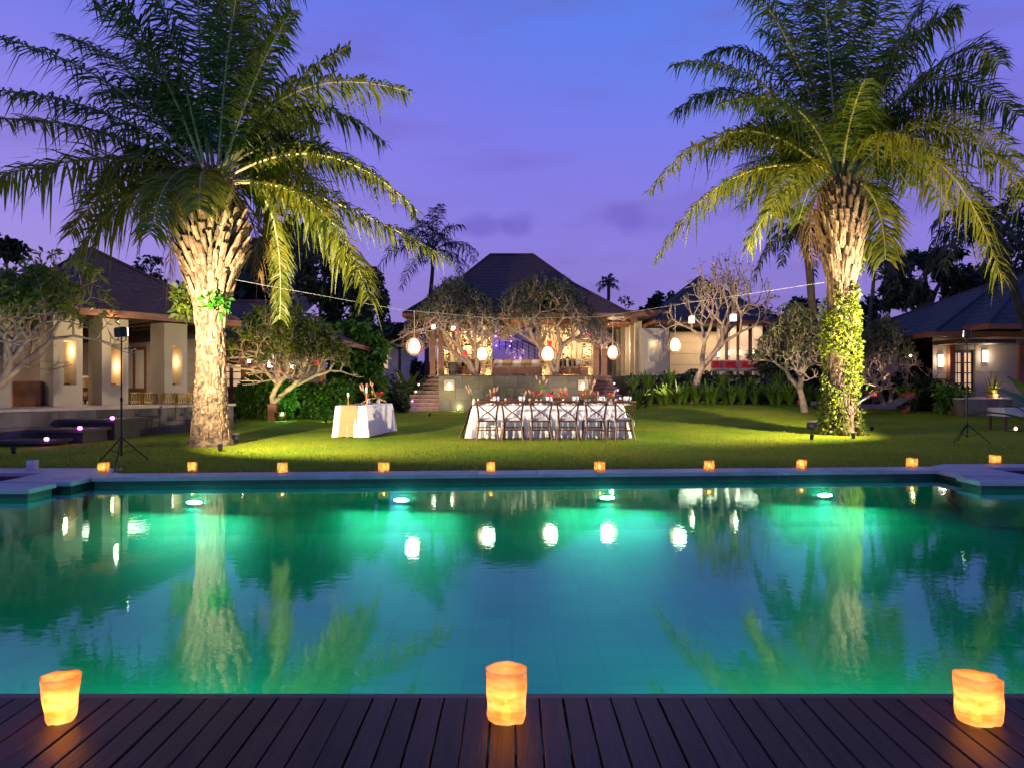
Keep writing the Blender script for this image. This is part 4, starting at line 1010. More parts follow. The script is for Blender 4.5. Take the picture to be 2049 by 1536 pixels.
# ================================================================== VILLA ON THE RIGHT
Y3 = 22.5
vr = empty('villa', (X(1990, Y3), Y3, 0), 0, label='villa at the right edge with a blue dark roof, lit glazed door and wall lamps', cat='villa')
def r3(px, Y=Y3): return X(px, Y) - vr.location.x
zt3 = Z(796, Y3)
b = MB(); b.box(r3(1928), r3(2230), 0, 8, 0.2, zt3 - 0.05); b.build('terrace_base', M['terrace_stone'], vr)
tiles_front(vr, r3(1930), r3(2230), 0.35, zt3 - 0.06, 0, 9, 1, [M['terrace_stone']], random.Random(19), 'wall_block')
b = MB(); b.box(r3(1926), r3(2230), -0.06, 8, zt3 - 0.05, zt3); b.build('terrace_floor', M['stone_pale'], vr)
YV = Y3 + 2.5
wl, *_ = panel_wall(vr, (r3(1866, YV), 2.5), (r3(2200, YV), 2.5), zt3 - 0.3, Z(650, YV), 5, 'cream_dim', hole=(r3(1908, YV) - r3(1866, YV), r3(1950, YV) - r3(1866, YV), zt3 - 0.3, Z(700, YV)))
glazed_door(vr, r3(1908, YV), r3(1950, YV), 2.62, zt3, Z(700, YV), 2, 4, 2, 'pane_lit', 'wood_dark')
b = MB(); b.box(r3(1880, YV - .5), r3(1992, YV - .5), 1.0, 2.4, Z(690, YV-.5), Z(682, YV-.5)); b.build('door_canopy', M['wood_dark'], vr)
z3 = Z(672, Y3 + 1)
b = MB(); b.box(r3(1896, YV) - .1, r3(1896, YV) + .1, 2.2, 2.4, zt3, Z(690, YV)); b.build('post', M['wood_red'], vr)
hip_roof(vr, r3(1870, Y3+1), r3(2300, Y3+1), 1.0, 10, Z(664, Y3+1), Z(560, Y3+5), r3(2010, Y3+5), r3(2300, Y3+5), 5.2, M['roof_blue'], 12)
hip_roof(vr, r3(1978, Y3), r3(2300, Y3), 0.0, 9, Z(648, Y3), Z(545, Y3+4), r3(2060, Y3+4), r3(2300, Y3+4), 4.0, M['roof_blue'], 12)
sconce((X(1880, YV), YV - 0.03, Z(722, YV)), .17, .42, 'tall glowing wall lamp left of the glazed door at right', 16)
sconce((X(1969, YV), YV - 0.03, Z(713, YV)), .19, .42, 'tall glowing wall lamp right of the glazed door at right', 18)
b = MB(); b.box(r3(2035, YV), r3(2048, YV), 2.38, 2.5, zt3 + .3, Z(690, YV)); b.build('window', M['wood_red'], vr)
# ================================================================== DINING TABLE
def skirt(b, cx, cy, w, d, h, flare=0.10, folds=46, amp=0.035, seed=1, rows=7, hem=0.015):
    """draped cloth: flat top, folds deepening towards the hem"""
    r = random.Random(seed); n = folds * 4
    per = 2 * (w + d); base = []
    for k in range(n):
        s = per * k / n
        if s < w: x, y, nx, ny = -w/2 + s, -d/2, 0, -1
        elif s < w + d: x, y, nx, ny = w/2, -d/2 + (s - w), 1, 0
        elif s < 2*w + d: x, y, nx, ny = w/2 - (s - w - d), d/2, 0, 1
        else: x, y, nx, ny = -w/2, d/2 - (s - 2*w - d), -1, 0
        cxn = x / (w/2); cyn = y / (d/2)
        corner = max(0, 1 - min(abs(abs(x) - w/2) + abs(abs(y) - d/2), .25) / .25)
        nx += corner * .7 * math.copysign(1, x) * (1 if nx == 0 else 0); ny += corner * .7 * math.copysign(1, y) * (1 if ny == 0 else 0)
        base.append((x, y, nx, ny, corner))
    ph = [r.uniform(-.9, .9) for _ in range(n)]
    vs = []
    for j in range(rows + 1):
        t = j / rows
        for k, (x, y, nx, ny, c) in enumerate(base):
            wv = math.sin(2*math.pi*k/4.0 * 0.93 + ph[k//6] * 1.2) * amp * (0.15 + t) + 0.5*amp*t*math.sin(k*0.37 + seed)
            o = flare * t + wv * min(1, t * 3 + .05) + c * flare * .6 * t + 0.012
            z = h * (1 - t) + hem * t + (0.0 if t < 1 else r.uniform(0, .008))
            if j == 0: o = 0.0
            vs.append((cx + x + nx*o, cy + y + ny*o, z))
    fs = [(j*n+k, (j+1)*n+k, (j+1)*n+(k+1) % n, j*n+(k+1) % n) for j in range(rows) for k in range(n)]
    fs.append(tuple(range(n)))
    b.add(vs, fs)
TX0, TX1, TY0, TY1 = -0.93, 2.63, 16.05, 17.05
tx, ty = (TX0 + TX1)/2, (TY0 + TY1)/2
tb = empty('dining_table', (tx, ty, 0), 0, label='long dining table laid for dinner under a white cloth, on the lawn before the pavilion', cat='dining table')
b = MB(); skirt(b, 0, 0, TX1 - TX0, TY1 - TY0, 0.765, 0.09, 62, 0.045, 3); b.build('tablecloth', M['cloth'], tb, smooth=True)
b = MB()
yy = 0.36; zs = [0.775, 0.76, 0.5, 0.25, 0.02]; xo = [0.0, 0.05, 0.14, 0.22, 0.31]
for side in (-1,):
    w2 = (TX1 - TX0)/2
    vs = []
    for i in range(5):
        for k in range(7): vs.append((side*(w2 + xo[i]) - 0.05*0 + 0.01*math.sin(k*1.7)*i*.4*side, -yy - .16*i/4 + (2*yy + .24*i/4)*k/6, zs[i]))
    b.add(vs, [(i*7+k, i*7+k+1, (i+1)*7+k+1, (i+1)*7+k) for i in range(4) for k in range(6)])
b.add([(-w2, -.25, .774), (w2, -.25, .774), (w2, .25, .774), (-w2, .25, .774)], [(0, 1, 2, 3)])
b.build('runner', M['burlap'], tb, smooth=True)
for sx in (-1, 1):
    for sy in (-1, 1): b = MB(); b.box(sx*1.6-.03, sx*1.6+.03, sy*.4-.03, sy*.4+.03, 0, .74); b.build('leg', M['wood_dark'], tb)

def make_chair():
    e = empty('dining_chair', (0, 0, 0))          # seat faces +y
    sw, sd, sh, bh = 0.46, 0.42, 0.46, 0.88
    b = MB(); b.cbox(-sw/2, sw/2, -sd/2, sd/2, sh - .035, sh, .015); b.build('seat', M['wood_chair'], e)
    b = MB(); b.cbox(-sw/2 + .01, sw/2 - .01, -sd/2 + .03, sd/2, sh + .001, sh + .055, .025); b.build('cushion', M['cushion'], e, smooth=False)
    for s in (-1, 1):
        b = MB(); b.tube([(s*(sw/2 - .02), sd/2 - .03, sh - .03), (s*(sw/2 - .01), sd/2 - .02, .2), (s*(sw/2), sd/2 - .01, 0)], [.025, .023, .018], 7); b.build('leg', M['wood_chair'], e)
        b = MB(); b.tube([(s*(sw/2 - .035), -sd/2 + .03, sh - .02), (s*(sw/2 - .02), -sd/2 - .0, .25), (s*(sw/2 + .015), -sd/2 - .07, 0)], [.026, .024, .020], 7); b.build('leg', M['wood_chair'], e)
        b = MB(); b.tube([(s*(sw/2 - .025), sd/2 - .03, .2), (s*(sw/2 - .015), -sd/2 + .01, .22)], .011, 6); b.build('stretcher', M['wood_chair'], e)
        b = MB(); b.tube([(s*(sw/2 - .035), -sd/2 + .02, sh - .03), (s*(sw/2 - .025), -sd/2 - .02, .62), (s*(sw/2 + .005), -sd/2 - .06, .80), (s*(sw/2 + .015), -sd/2 - .075, bh - .01)], [.024, .022, .021, .020], 7); b.build('back_post', M['wood_chair'], e)
    b = MB(); b.tube([(-sw/2 + .01, -sd/2 + .015, .24), (sw/2 - .01, -sd/2 + .015, .24)], .012, 6); b.tube([(-sw/2 + .01, sd/2 - .03, .28), (sw/2 - .01, sd/2 - .03, .28)], .012, 6); b.build('stretcher', M['wood_chair'], e)
    b = MB(); b.tube([(-sw/2 - .03, -sd/2 - .07, bh - .01), (-sw/4, -sd/2 - .095, bh + .005), (0, -sd/2 - .10, bh + .008), (sw/4, -sd/2 - .095, bh + .005), (sw/2 + .03, -sd/2 - .07, bh - .01)], [.024, .028, .030, .028, .024], 8); b.build('top_rail', M['wood_chair'], e)
    for s in (-1, 1):
        b = MB(); b.tube([(s*(sw/2), -sd/2 - .075, bh - .04), (s*.08, -sd/2 - .085 + s*.004, .70), (-s*.1, -sd/2 - .06 + s*.004, .58), (-s*(sw/2 - .03), -sd/2 + .005, sh)], .015, 6); b.build('cross_slat', M['wood_chair'], e)
    for s in (-1, 1):
        b = MB(); b.tube([(s*(sw/2 - .03), -sd/2 + .02, sh + .02), (s*(sw/2 + .005), -sd/2 - .035, sh - .02), (s*(sw/2 + .0), -sd/2 - .05, sh - .13)], .010, 5); b.build('cushion_tie', M['cushion'], e)
    return e
c0 = make_chair(); first = True
fl = ['crossback dining chair at the left end of the near row', 'crossback dining chair second from the left in the near row', 'crossback dining chair third from the left in the near row',
      'crossback dining chair fourth from the left in the near row', 'crossback dining chair fifth from the left, next to the angled one', 'crossback dining chair at the right end of the near row, turned slightly']
fr = ['crossback dining chair at the left end of the far row, only its top rail showing', 'crossback dining chair second from left across the table', 'crossback dining chair third from left across the table',
      'crossback dining chair fourth from left across the table', 'crossback dining chair fifth from left across the table', 'crossback dining chair at the right end of the far row']
for i in range(12):
    o = c0 if i == 0 else copy_tree(c0)
    k = i % 6
    if i < 6:
        Yc = 15.62; px = (975, 1027, 1081, 1135, 1188, 1241)[k]
        o.location = (X(px, Yc), Yc, 0); o.rotation_euler.z = (0.06, -0.07, 0.03, -0.04, 0.08, 0.24)[k]; lab = fl[k]
    else:
        Yc = 17.5; px = (968, 1016, 1066, 1116, 1164, 1213)[k]
        o.location = (X(px, Yc), Yc, 0); o.rotation_euler.z = math.pi + (0.03, -0.02, 0.03, 0, .02, -.04)[k]; lab = fr[k]
    tag(o, lab, 'chair', 'crossback chairs round the dining table')

# things on the dining table
TT = 0.778
def make_glass():
    e = empty('wine_glass')
    b = MB(); b.lathe([(0.034, 0), (0.032, .004), (.005, .008), (.004, .09), (.02, .105), (.036, .14), (.038, .17), (.030, .205)], 10)
    b.build('bowl_and_stem', M['glass_clear'], e, smooth=True); return e
def make_plate():
    e = empty('dinner_plate')
    b = MB(); b.lathe([(0.08, 0), (.13, .012), (.128, .016), (.075, .006), (0, .006)], 16); b.build('plate', M['porcelain'], e, smooth=True)
    b = MB(); b.prism([(-.03, -.07), (.03, -.07), (.03, .07), (-.03, .07)], .017, .03); b.build('napkin', M['cloth'], e); return e
g0, p0 = make_glass(), make_plate()
ORD = ['first', 'second', 'third', 'fourth', 'fifth', 'sixth', 'seventh', 'eighth', 'ninth', 'tenth', 'eleventh', 'twelfth', 'thirteenth', 'fourteenth', 'fifteenth', 'sixteenth', 'seventeenth', 'eighteenth', 'nineteenth', 'twentieth']
for i in range(12):
    k = i % 6; near = i < 6
    px = (975, 1027, 1081, 1135, 1188, 1241)[k]; x = X(px, 16.3)
    o = p0 if i == 0 else copy_tree(p0); o.location = (x, 16.24 if near else 16.84, TT); tag(o, 'white dinner plate with folded napkin at the %s %s chair from the left' % (ORD[k], 'near' if near else 'far'), 'plate', 'plates on the dining table')
    for j in (0, 1):
        g = g0 if (i == 0 and j == 0) else copy_tree(g0); g.location = (x + .17 + .08*j, (16.36 if near else 16.72) + .05*j, TT)
        tag(g, '%s clear wine glass at the %s place from left on the %s side' % ('left' if j == 0 else 'right', ORD[k], 'near' if near else 'far'), 'glass', 'wine glasses on the dining table')
def bouquet(name, loc, h, label, seed, red=6, dry=4, green=10, vase='porcelain', cat='flower vase', group=None, spread=0.14):
    e = empty(name, loc, 0, label=label, cat=cat, group=group); r = random.Random(seed)
    b = MB(); b.lathe([(.035, 0), (.05, .03), (.045, .08), (.025, .12), (.032, .14)], 10); b.build('vase', M[vase], e, smooth=True)
    st_ = MB(); fl_ = MB(); dr = MB(); gr = []
    for i in range(red):
        a = r.uniform(0, 6.28); q_ = r.uniform(.2, 1)*spread; p = Vector((math.cos(a)*q_, math.sin(a)*q_, .16 + r.uniform(.0, h*.5)))
        st_.tube([(0, 0, .1), p], .004, 4)
        for j in range(4): fl_.lathe([(0, -.02), (.028, -.005), (.03, .01), (0, .025)], 7, c=(p.x + r.uniform(-.02, .02), p.y + r.uniform(-.02, .02), p.z + r.uniform(-.01, .02)))
    for i in range(dry):
        a = r.uniform(0, 6.28); q_ = r.uniform(.5, 1.2)*spread; p = Vector((math.cos(a)*q_, math.sin(a)*q_, h*r.uniform(.75, 1.1)))
        st_.tube([(0, 0, .1), p*.6 + Vector((0, 0, .05)), p], .004, 4); t_ = p + Vector((math.cos(a)*.05, math.sin(a)*.05, .12))
        dr.tube([p, (p + t_)/2, t_], [.010, .022, .004], 5)
    for i in range(green):
        a = r.uniform(0, 6.28); q_ = r.uniform(.3, 1)*spread; gr.append((math.cos(a)*q_, math.sin(a)*q_, .14 + r.uniform(0, h*.5)))
    st_.build('stems', M['leaf_hedge'], e)
    if red: fl_.build('blossoms', M['flower_red'], e)
    if dry: dr.build('plumes', M['flower_dry'], e)
    g = np.array(gr); quads('leaves', leaf_quads(g, .09, np.random.default_rng(seed)), M['leaf_frangi'], e)
    return e
bq = [(948, .34, 0, 4, 'dried plume arrangement at the left end of the dining table'), (984, .30, 4, 4, 'red roses and dried plumes over the first dining chair'), (1042, .22, 0, 3, 'low dried arrangement between second and third chairs'),
      (1073, .30, 4, 2, 'red flowers in a vase over the third dining chair'), (1104, .2, 8, 1, 'wide mound of red roses in the middle of the table'), (1127, .30, 6, 3, 'red roses and pale plumes over the fourth chair'),
      (1172, .28, 3, 4, 'dried arrangement right of the fifth chair'), (1199, .2, 3, 1, 'small red posy near the right end of the table'), (1222, .24, 3, 3, 'red and dried posy at the right end of the table')]
for i, (px, h, rd, dy, lab) in enumerate(bq): bouquet('flower_vase', (X(px, 16.55), 16.55, TT), h, lab, 30 + i, rd, dy, 8, group='flower arrangements on the dining table')
bouquet('tall_centrepiece', (X(1083, 16.5), 16.6, TT), .62, 'tall leafy centrepiece with dried plumes rising above the table middle', 60, 2, 6, 26, spread=.12, group='flower arrangements on the dining table')
bouquet('tall_centrepiece', (X(1180, 16.5), 16.62, TT), .52, 'tall dried grass centrepiece with one red flower, right of middle', 61, 2, 9, 6, spread=.14, group='flower arrangements on the dining table')
def taper_candle(loc, label, h=.26, group=None):
    e = empty('candle_stick', loc, 0, label=label, cat='candle', group=group)
    b = MB(); b.lathe([(.032, 0), (.03, .012), (.012, .03), (.016, h*.3), (.010, h*.45), (.02, h*.6), (.03, h*.66)], 10); b.build('holder', M['wood_orange'], e, smooth=True)
    b = MB(); b.lathe([(.026, h*.66), (.027, h*.95), (.0, h)], 10); b.build('candle', M['cushion'], e)
    return e
for i, (px, yy2) in enumerate(((957, 16.4), (1012, 16.7), (1060, 16.45), (1148, 16.4), (1212, 16.6), (1233, 16.45))):
    taper_candle((X(px, yy2), yy2, TT), ['short candle by the left end of the dining table', 'short candle behind the second dining chair', 'short candle left of the third vase on the table', 'short candle between fourth and fifth chairs', 'short candle behind the small red posy', 'short candle at the right end of the dining table'][i], .16, 'candles on the dining table')

# ================================================================== SERVING TABLE
A = Vector((-4.22, 16.3)); B_ = Vector((-3.50, 16.36)); D = Vector((-3.26, 18.55))
ux = (B_ - A); ang = math.atan2(ux.y, ux.x); wS = .74; dS = 2.25
ang = -math.atan2(D.x - B_.x, D.y - B_.y)
cS = Vector((-3.86, 16.32)) + Vector((-math.sin(ang), math.cos(ang))) * dS/2
sv = empty('serving_table', (cS.x, cS.y, 0), ang, label='serving table in white cloth with burlap runner, left of the dining table', cat='serving table')
b = MB(); skirt(b, 0, 0, wS, dS, .76, .05, 44, .034, 8); b.build('tablecloth', M['cloth'], sv, smooth=True)
b = MB(); vs = []
zs = [.772, .765, .5, .25, .03]
for i in range(5):
    for k in range(6): vs.append((-.2 - .035*i/4*2 + (.40 + .035*i/4)*k/5 - .01, -dS/2 - (.0, .03, .05, .065, .085)[i] - .006*math.sin(k*2), zs[i]))
b.add(vs, [(i*6+k, (i+1)*6+k, (i+1)*6+k+1, i*6+k+1) for i in range(4) for k in range(5)])
b.add([(-.21, -dS/2, .7725), (.19, -dS/2, .7725), (.19, dS/2, .7725), (-.21, dS/2, .7725)], [(0, 1, 2, 3)])
b.build('runner', M['burlap'], sv, smooth=True)
for sx in (-1, 1):
    for sy in (-1, 1): b = MB(); b.box(sx*.28-.03, sx*.28+.03, sy*.95-.03, sy*.95+.03, 0, .74); b.build('leg', M['wood_dark'], sv)
def on_sv(x, y): p = Matrix.Rotation(ang, 2) @ Vector((x, y)); return (cS.x + p.x, cS.y + p.y, .774)
taper_candle(on_sv(-.12, -.95), 'tall wooden candlestick with white candle at the front of the serving table', .30)
taper_candle(on_sv(.22, -.6), 'taller wooden candlestick with white candle beside the red flowers', .44)
bouquet('flower_vase', on_sv(.1, -.1), .42, 'spray of dry branches and red flowers on the serving table', 71, 3, 9, 14, spread=.2)
bouquet('flower_vase', on_sv(.22, .35), .24, 'bunch of red flowers at the back of the serving table', 72, 10, 1, 14, spread=.14)
e = empty('driftwood', on_sv(.15, .1), .4, label='pale driftwood branch among the flowers on the serving table', cat='driftwood')
b = MB(); b.tube([(-.3, -.1, .02), (-.1, 0, .12), (.1, .05, .15), (.35, .0, .05)], [.012, .022, .02, .008], 6); b.build('stem', M['flower_dry'], e)
b = MB(); b.tube([(-.1, 0, .12), (-.25, .1, .34), (-.3, .1, .5)], [.014, .01, .005], 5); b.tube([(.1, .05, .15), (.0, .0, .4), (-.08, 0, .62)], [.012, .009, .004], 5); b.build('branches', M['flower_dry'], e)
rp_ = random.Random(3)
b = MB()
for i in range(26):
    x, y = -4.35 + rp_.uniform(0, 1.0), 16.0 + rp_.uniform(0, .25); b.add([(x, y, .012), (x + .035, y + .01, .022), (x + .045, y + .035, .028), (x + .01, y + .03, .014)], [(0, 1, 2, 3)])
tag(b.build('fallen_petals', M['flower_red']), 'red petals scattered on the grass before the serving table', 'petals', kind='stuff')

# ================================================================== TRIPOD FLOODLIGHTS
FLOOD_COL = (1.0, 0.82, 0.50)
def tripod(base, h, rot, label, lamp_dir, power, col, spread=.42):
    e = empty('tripod_floodlight', base, rot, label=label, cat='floodlight', group='floodlights on tripod stands')
    b = MB(); b.tube([(0, 0, .12), (0, 0, h*.5)], .016, 8); b.tube([(0, 0, h*.5), (0, 0, h)], .011, 8); b.build('pole', M['black_metal'], e)
    b = MB(); b.tube([(0, 0, .33*spread/.42), (0, 0, .43)], .027, 8); b.build('collar', M['black_metal'], e)
    b = MB(); b.lathe([(.022, -.03), (.024, .03)], 8, c=(0, 0, h*.5)); b.build('pole_clamp', M['black_metal'], e)
    for k in range(3):
        a = 2*math.pi*k/3 + .5
        b = MB(); b.tube([(.02*math.cos(a), .02*math.sin(a), .40), (spread*math.cos(a), spread*math.sin(a), .012)], .010, 6); b.build('leg', M['black_metal'], e)
        b = MB(); b.tube([(0, 0, .14), (spread*.5*math.cos(a), spread*.5*math.sin(a), .205)], .006, 5); b.build('brace', M['black_metal'], e)
    return e
def flood_head(e, h, dx, dirv, power, col, size_deg, blend=.25, soft=.06):
    hd = bpy.data.objects.new('lamp_head', None); C.objects.link(hd); hd.parent = e; hd.location = (dx, 0, h); 
    hd.rotation_euler = (Matrix.Rotation(-e.rotation_euler.z, 3, 'Z') @ Vector(dirv)).to_track_quat('Y', 'Z').to_euler()
    b = MB(); b.cbox(-.13, .13, -.07, .05, -.08, .08, .02); b.build('housing', M['black_metal'], hd)
    b = MB(); b.tube([(-.15, 0, 0), (-.15, 0, -.14), (0, 0, -.16), (.15, 0, -.14), (.15, 0, 0)], .008, 5, False); b.build('yoke', M['black_metal'], hd)
    b = MB(); b.box(-.115, .115, .051, .056, -.065, .065); b.build('lens', emis('flood lens', (1, .9, .7), 12), hd)
    s = light('flood_light', 'SPOT', (0, .10, 0), power, col, hd, spot_size=R(size_deg), spot_blend=blend, shadow_soft_size=soft)
    s.rotation_euler = (R(90), 0, 0)
t1b = Vector((-6.35, 11.1, 0)); t2b = Vector((9.93, 14.9, 0))
t1 = tripod(t1b, 2.06, .35, 'black tripod stand with a small floodlight, before the left palm', None, 0, None)
flood_head(t1, 2.12, 0, (.80, 1, .10), 5300, FLOOD_COL, 126, .7)
t2 = tripod(t2b, 2.3, .9, 'black tripod stand with a small floodlight, on the dark lawn at right', None, 0, None)
flood_head(t2, 2.36, 0, (-1.2, 1, .08), 6600, FLOOD_COL, 124, .7)

# stone drums next to the palms
def drum(px, py, label, r=.16, h=.24):
    Y = F*CZ/(py - 768); p = P(px, 768, Y); e = empty('stone_drum', (p.x, Y, 0), 0, label=label, cat='garden stool')
    b = MB(); b.lathe([(r*.9, 0), (r*1.08, h*.35), (r*1.08, h*.6), (r*.95, h*.86)], 18); b.build('body', M['stone_dark'], e, smooth=True)
    b = MB(); b.lathe([(r*.97, h*.862), (r*1.0, h*.93), (r*.9, h), (0, h*1.01)], 18); b.build('top', M['cream'], e)
    return e
drum(466, 884, 'small dark stone drum with a pale top at the foot of the left palm', .12, .2)
drum(1630, 860, 'dark stone drum with a pale top at the foot of the ivy palm', .20, .26)
def added_ground_spot(loc, target, power, col, size, label, blend=.5):  # invented spotlight, added to light plants and trunks
    e = empty('added_ground_spotlight', loc, 0, label=label, cat='spotlight')
    d = (Vector(target) - Vector(loc)).normalized()
    b = MB(); b.tube([Vector((0, 0, .06)) - d*.05, Vector((0, 0, .06)) + d*.07], [.035, .05], 10); b.build('housing', M['black_metal'], e)
    b = MB(); b.tube([(0, 0, 0), (0, 0, .06)], .012, 6); b.build('spike', M['black_metal'], e)
    s = light('spot_light', 'SPOT', Vector((0, 0, .06)) + d*.12, power, col, e, spot_size=R(size), spot_blend=blend, shadow_soft_size=.04)
    aim(s, d)
    return e

# ================================================================== LOUNGERS, RIGHT EDGE THINGS
def lounger(px, Y, rot, label):
    x = X(px, Y); e = empty('sun_lounger', (x, Y, ground_z(x, Y)), rot, label=label, cat='sun lounger', group='grey sun loungers on the lawn')
    b = MB(); b.cbox(-1.15, .35, -.3, .3, .16, .30, .02); b.build('base', M['grey_cloth'], e)
    b = MB(); b.add([(.30, -.3, .26), (.95, -.3, .66), (.95, .3, .66), (.30, .3, .26), (.26, -.3, .20), (.99, -.3, .58), (.99, .3, .58), (.26, .3, .20)], [(0, 1, 2, 3), (7, 6, 5, 4), (0, 4, 5, 1), (3, 2, 6, 7), (1, 5, 6, 2)]); b.build('backrest', M['grey_cloth'], e)
    b = MB(); b.add([(.78, -.31, .562), (.97, -.31, .68), (.97, .31, .68), (.78, .31, .562), (.99, -.31, .70 - .04), (1.03, -.31, .50), (1.03, .31, .50), (.99, .31, .66)], [(0, 1, 2, 3), (1, 4, 7, 2), (4, 5, 6, 7)]); b.build('towel', M['red_cloth'], e)
    for xx in (-1.05, .9):
        for s in (-1, 1): b = MB(); b.tube([(xx, s*.26, .2 if xx < 0 else .6), (xx + .08, s*.27, 0)], .02, 6); b.build('leg', M['black_metal'], e)
    return e
lounger(1765, 23.4, .05, 'grey sun lounger with a red towel over its raised back, right of the ivy palm')
lounger(1690, 24.6, .1, 'second grey sun lounger with red towel, half hidden behind the ivy palm')
e = plain_table('side_table', (X(2040, 18.6), 18.6, ground_z(13.8, 18.6)), 1.3, .7, .62, 0, 'grey garden table at the right edge of the lawn, lamp beneath it', 'table', 'stone_pale', 'wood_dark', .22)
e = empty('floor_lantern', (X(2027, 18.4), 18.3, ground_z(13.5, 18.4)), 0, label='low dark lantern with a small pale light under the garden table', cat='lantern')
b = MB(); b.lathe([(.16, 0), (.15, .03), (0.03, .05)], 12); b.build('dish', M['black_metal'], e)
b = MB(); b.lathe([(0.03, .05), (.04, .09), (0, .13)], 8); b.build('bulb', M['lamp_warm'], e)
def pot(px, Y, r, h, label, m='terracotta'):
    x = X(px, Y); e = empty('plant_pot', (x, Y, ground_z(x, Y)), 0, label=label, cat='plant pot')
    b = MB(); b.lathe([(r*.65, 0), (r, h*.5), (r*.95, h*.85)], 16); b.build('body', M[m], e, smooth=True)
    b = MB(); b.lathe([(r*1.02, h*.85), (r*1.05, h), (r*.85, h), (r*.8, h*.9), (0, h*.88)], 16); b.build('rim', M[m], e); return e
pot(1811, 23.6, .17, .26, 'round terracotta pot holding a bright leafed plant right of the loungers')
pot(1605, 26.2, .17, .22, 'terracotta pot on the lawn edge left of the ivy palm')
pot(562, 24.0, .22, .3, 'dark round pot by the green-lit shrub at left', 'wood_dark')

# ================================================================== LOUNGE FURNITURE IN THE PAVILION
def sofa(cx, Y, w, label):
    e = empty('sofa', (cx, Y, ZP), 0, label=label, cat='sofa')
    b = MB(); b.cbox(-w/2, w/2, -.45, .4, .06, .30, .02); b.build('frame', M['wood_orange'], e)
    n = 3
    for i in range(n):
        b = MB(); b.cbox(-w/2 + w*i/n + .02, -w/2 + w*(i+1)/n - .02, -.4, .35, .301, .44, .04); b.build('seat_cushion', M['cushion_tan'], e)
    for i in range(5):
        b = MB(); x = -w/2 + w*(i + .5)/5; b.cbox(x - .24, x + .24, .18, .36, .44, .80 + .03*(i % 2), .07); b.build('back_cushion', M['cushion_tan'] if i % 2 else M['cushion'], e)
    for s in (-1, 1): b = MB(); b.cbox(s*w/2 - .05, s*w/2 + .05, -.45, .4, .06, .58, .02); b.build('armrest', M['wood_orange'], e)
    return e
sofa(X(1035, YP+1.4), YP + 1.6, 2.35, 'long low tan sofa with pillows between the two central frangipani trees')
sofa(X(938, YP+2), YP + 2.4, 1.1, 'small patterned sofa behind the left frangipani stems')
sofa(X(1137, YP+2), YP + 2.2, 1.2, 'small sofa with dark pillows right of the right frangipani')
e = empty('loudspeaker', (X(907, YP+1), YP + .8, ZP), 0, label='black loudspeaker box at the left of the pavilion floor', cat='loudspeaker')
b = MB(); b.cbox(-.17, .17, -.15, .15, 0, .62, .02); b.build('cabinet', M['black_metal'], e)
b = MB(); b.lathe([(.11, 0), (.10, -.01), (.03, .01), (0, .0)], 14); o = b.build('cone', M['grey_cloth'], e); o.location = (0, -.152, .22); o.rotation_euler = (R(90), 0, 0)
e = empty('side_box', (X(1168, YP+1), YP + .9, ZP), 0, label='brown wooden box table by the right posts', cat='side table')
b = MB(); b.cbox(-.19, .19, -.19, .19, 0, .34, .01); b.build('body', M['wood_red'], e)
b = MB(); b.cbox(-.2, .2, -.2, .2, .341, .37, .01); b.build('top', M['wood_red'], e)
e = empty('console_table', (X(1001, YP+8), YP + 8, ZP), 0, label='dark console with framed glowing front beyond the sofa', cat='console table')
b = MB(); b.box(-.5, .5, -.2, .2, .5, 1.0); b.build('cabinet', M['wood_dark'], e)
b = MB(); b.box(-.42, -.04, -.21, -.2, .56, .92); b.box(.04, .42, -.21, -.2, .56, .92); b.build('panel', M['cream_dim'], e)
for s in (-1, 1): b = MB(); b.box(s*.42 - .03, s*.42 + .03, -.15, .15, 0, .5); b.build('leg', M['wood_dark'], e)
e = bouquet('orchid_vase', (X(1030, YP+4), YP + 4, ZP + .75), .3, 'white orchids behind the sofa in the pavilion', 90, 0, 0, 30, spread=.4)
e.location.z = ZP + .9
b = MB(); r_ = random.Random(8)
for i in range(18): b.lathe([(0, -.03), (.05, 0), (0, .03)], 6, c=(r_.uniform(-.5, .5), r_.uniform(-.1, .1), .2 + r_.uniform(0, .35)))
b.build('orchid_blossoms', M['flower_white'], e)
b = MB(); b.lathe([(.12, -.9), (.14, -.6), (.1, 0)], 10); b.build('stand', M['wood_dark'], e)
e = empty('cone_lamp', (X(1041, YP+9), YP + 9.2, ZP + .75), 0, label='small violet cone lamp glowing before the violet wall', cat='lamp')
b = MB(); b.lathe([(.16, 0), (.02, .5)], 12); b.build('lamp_shade', emis('violet cone', (.8, .35, 1), 1.2), e)
b = MB(); b.lathe([(.3, -.75), (.3, -.03), (.0, -.02)], 12); b.build('stand', M['wood_dark'], e)
for px, lab in ((912, 'round woven wall ornament left of the pavilion opening'), (1119, 'round woven wall ornament right of the pavilion opening')):
    e = empty('wall_ornament', (X(px, YW), YW - .1, Z(692, YW)), 0, label=lab, cat='wall ornament')
    b = MB(); b.tube([(.28*math.cos(2*math.pi*k/20), 0, .5*math.sin(2*math.pi*k/20)) for k in range(21)], .045, 6, False); b.build('hoop', M['flower_dry'], e)
    b = MB(); b.tube([(.15*math.cos(2*math.pi*k/20), 0, .3*math.sin(2*math.pi*k/20) - .1) for k in range(21)], .04, 6, False); b.build('inner_hoop', M['flower_dry'], e)

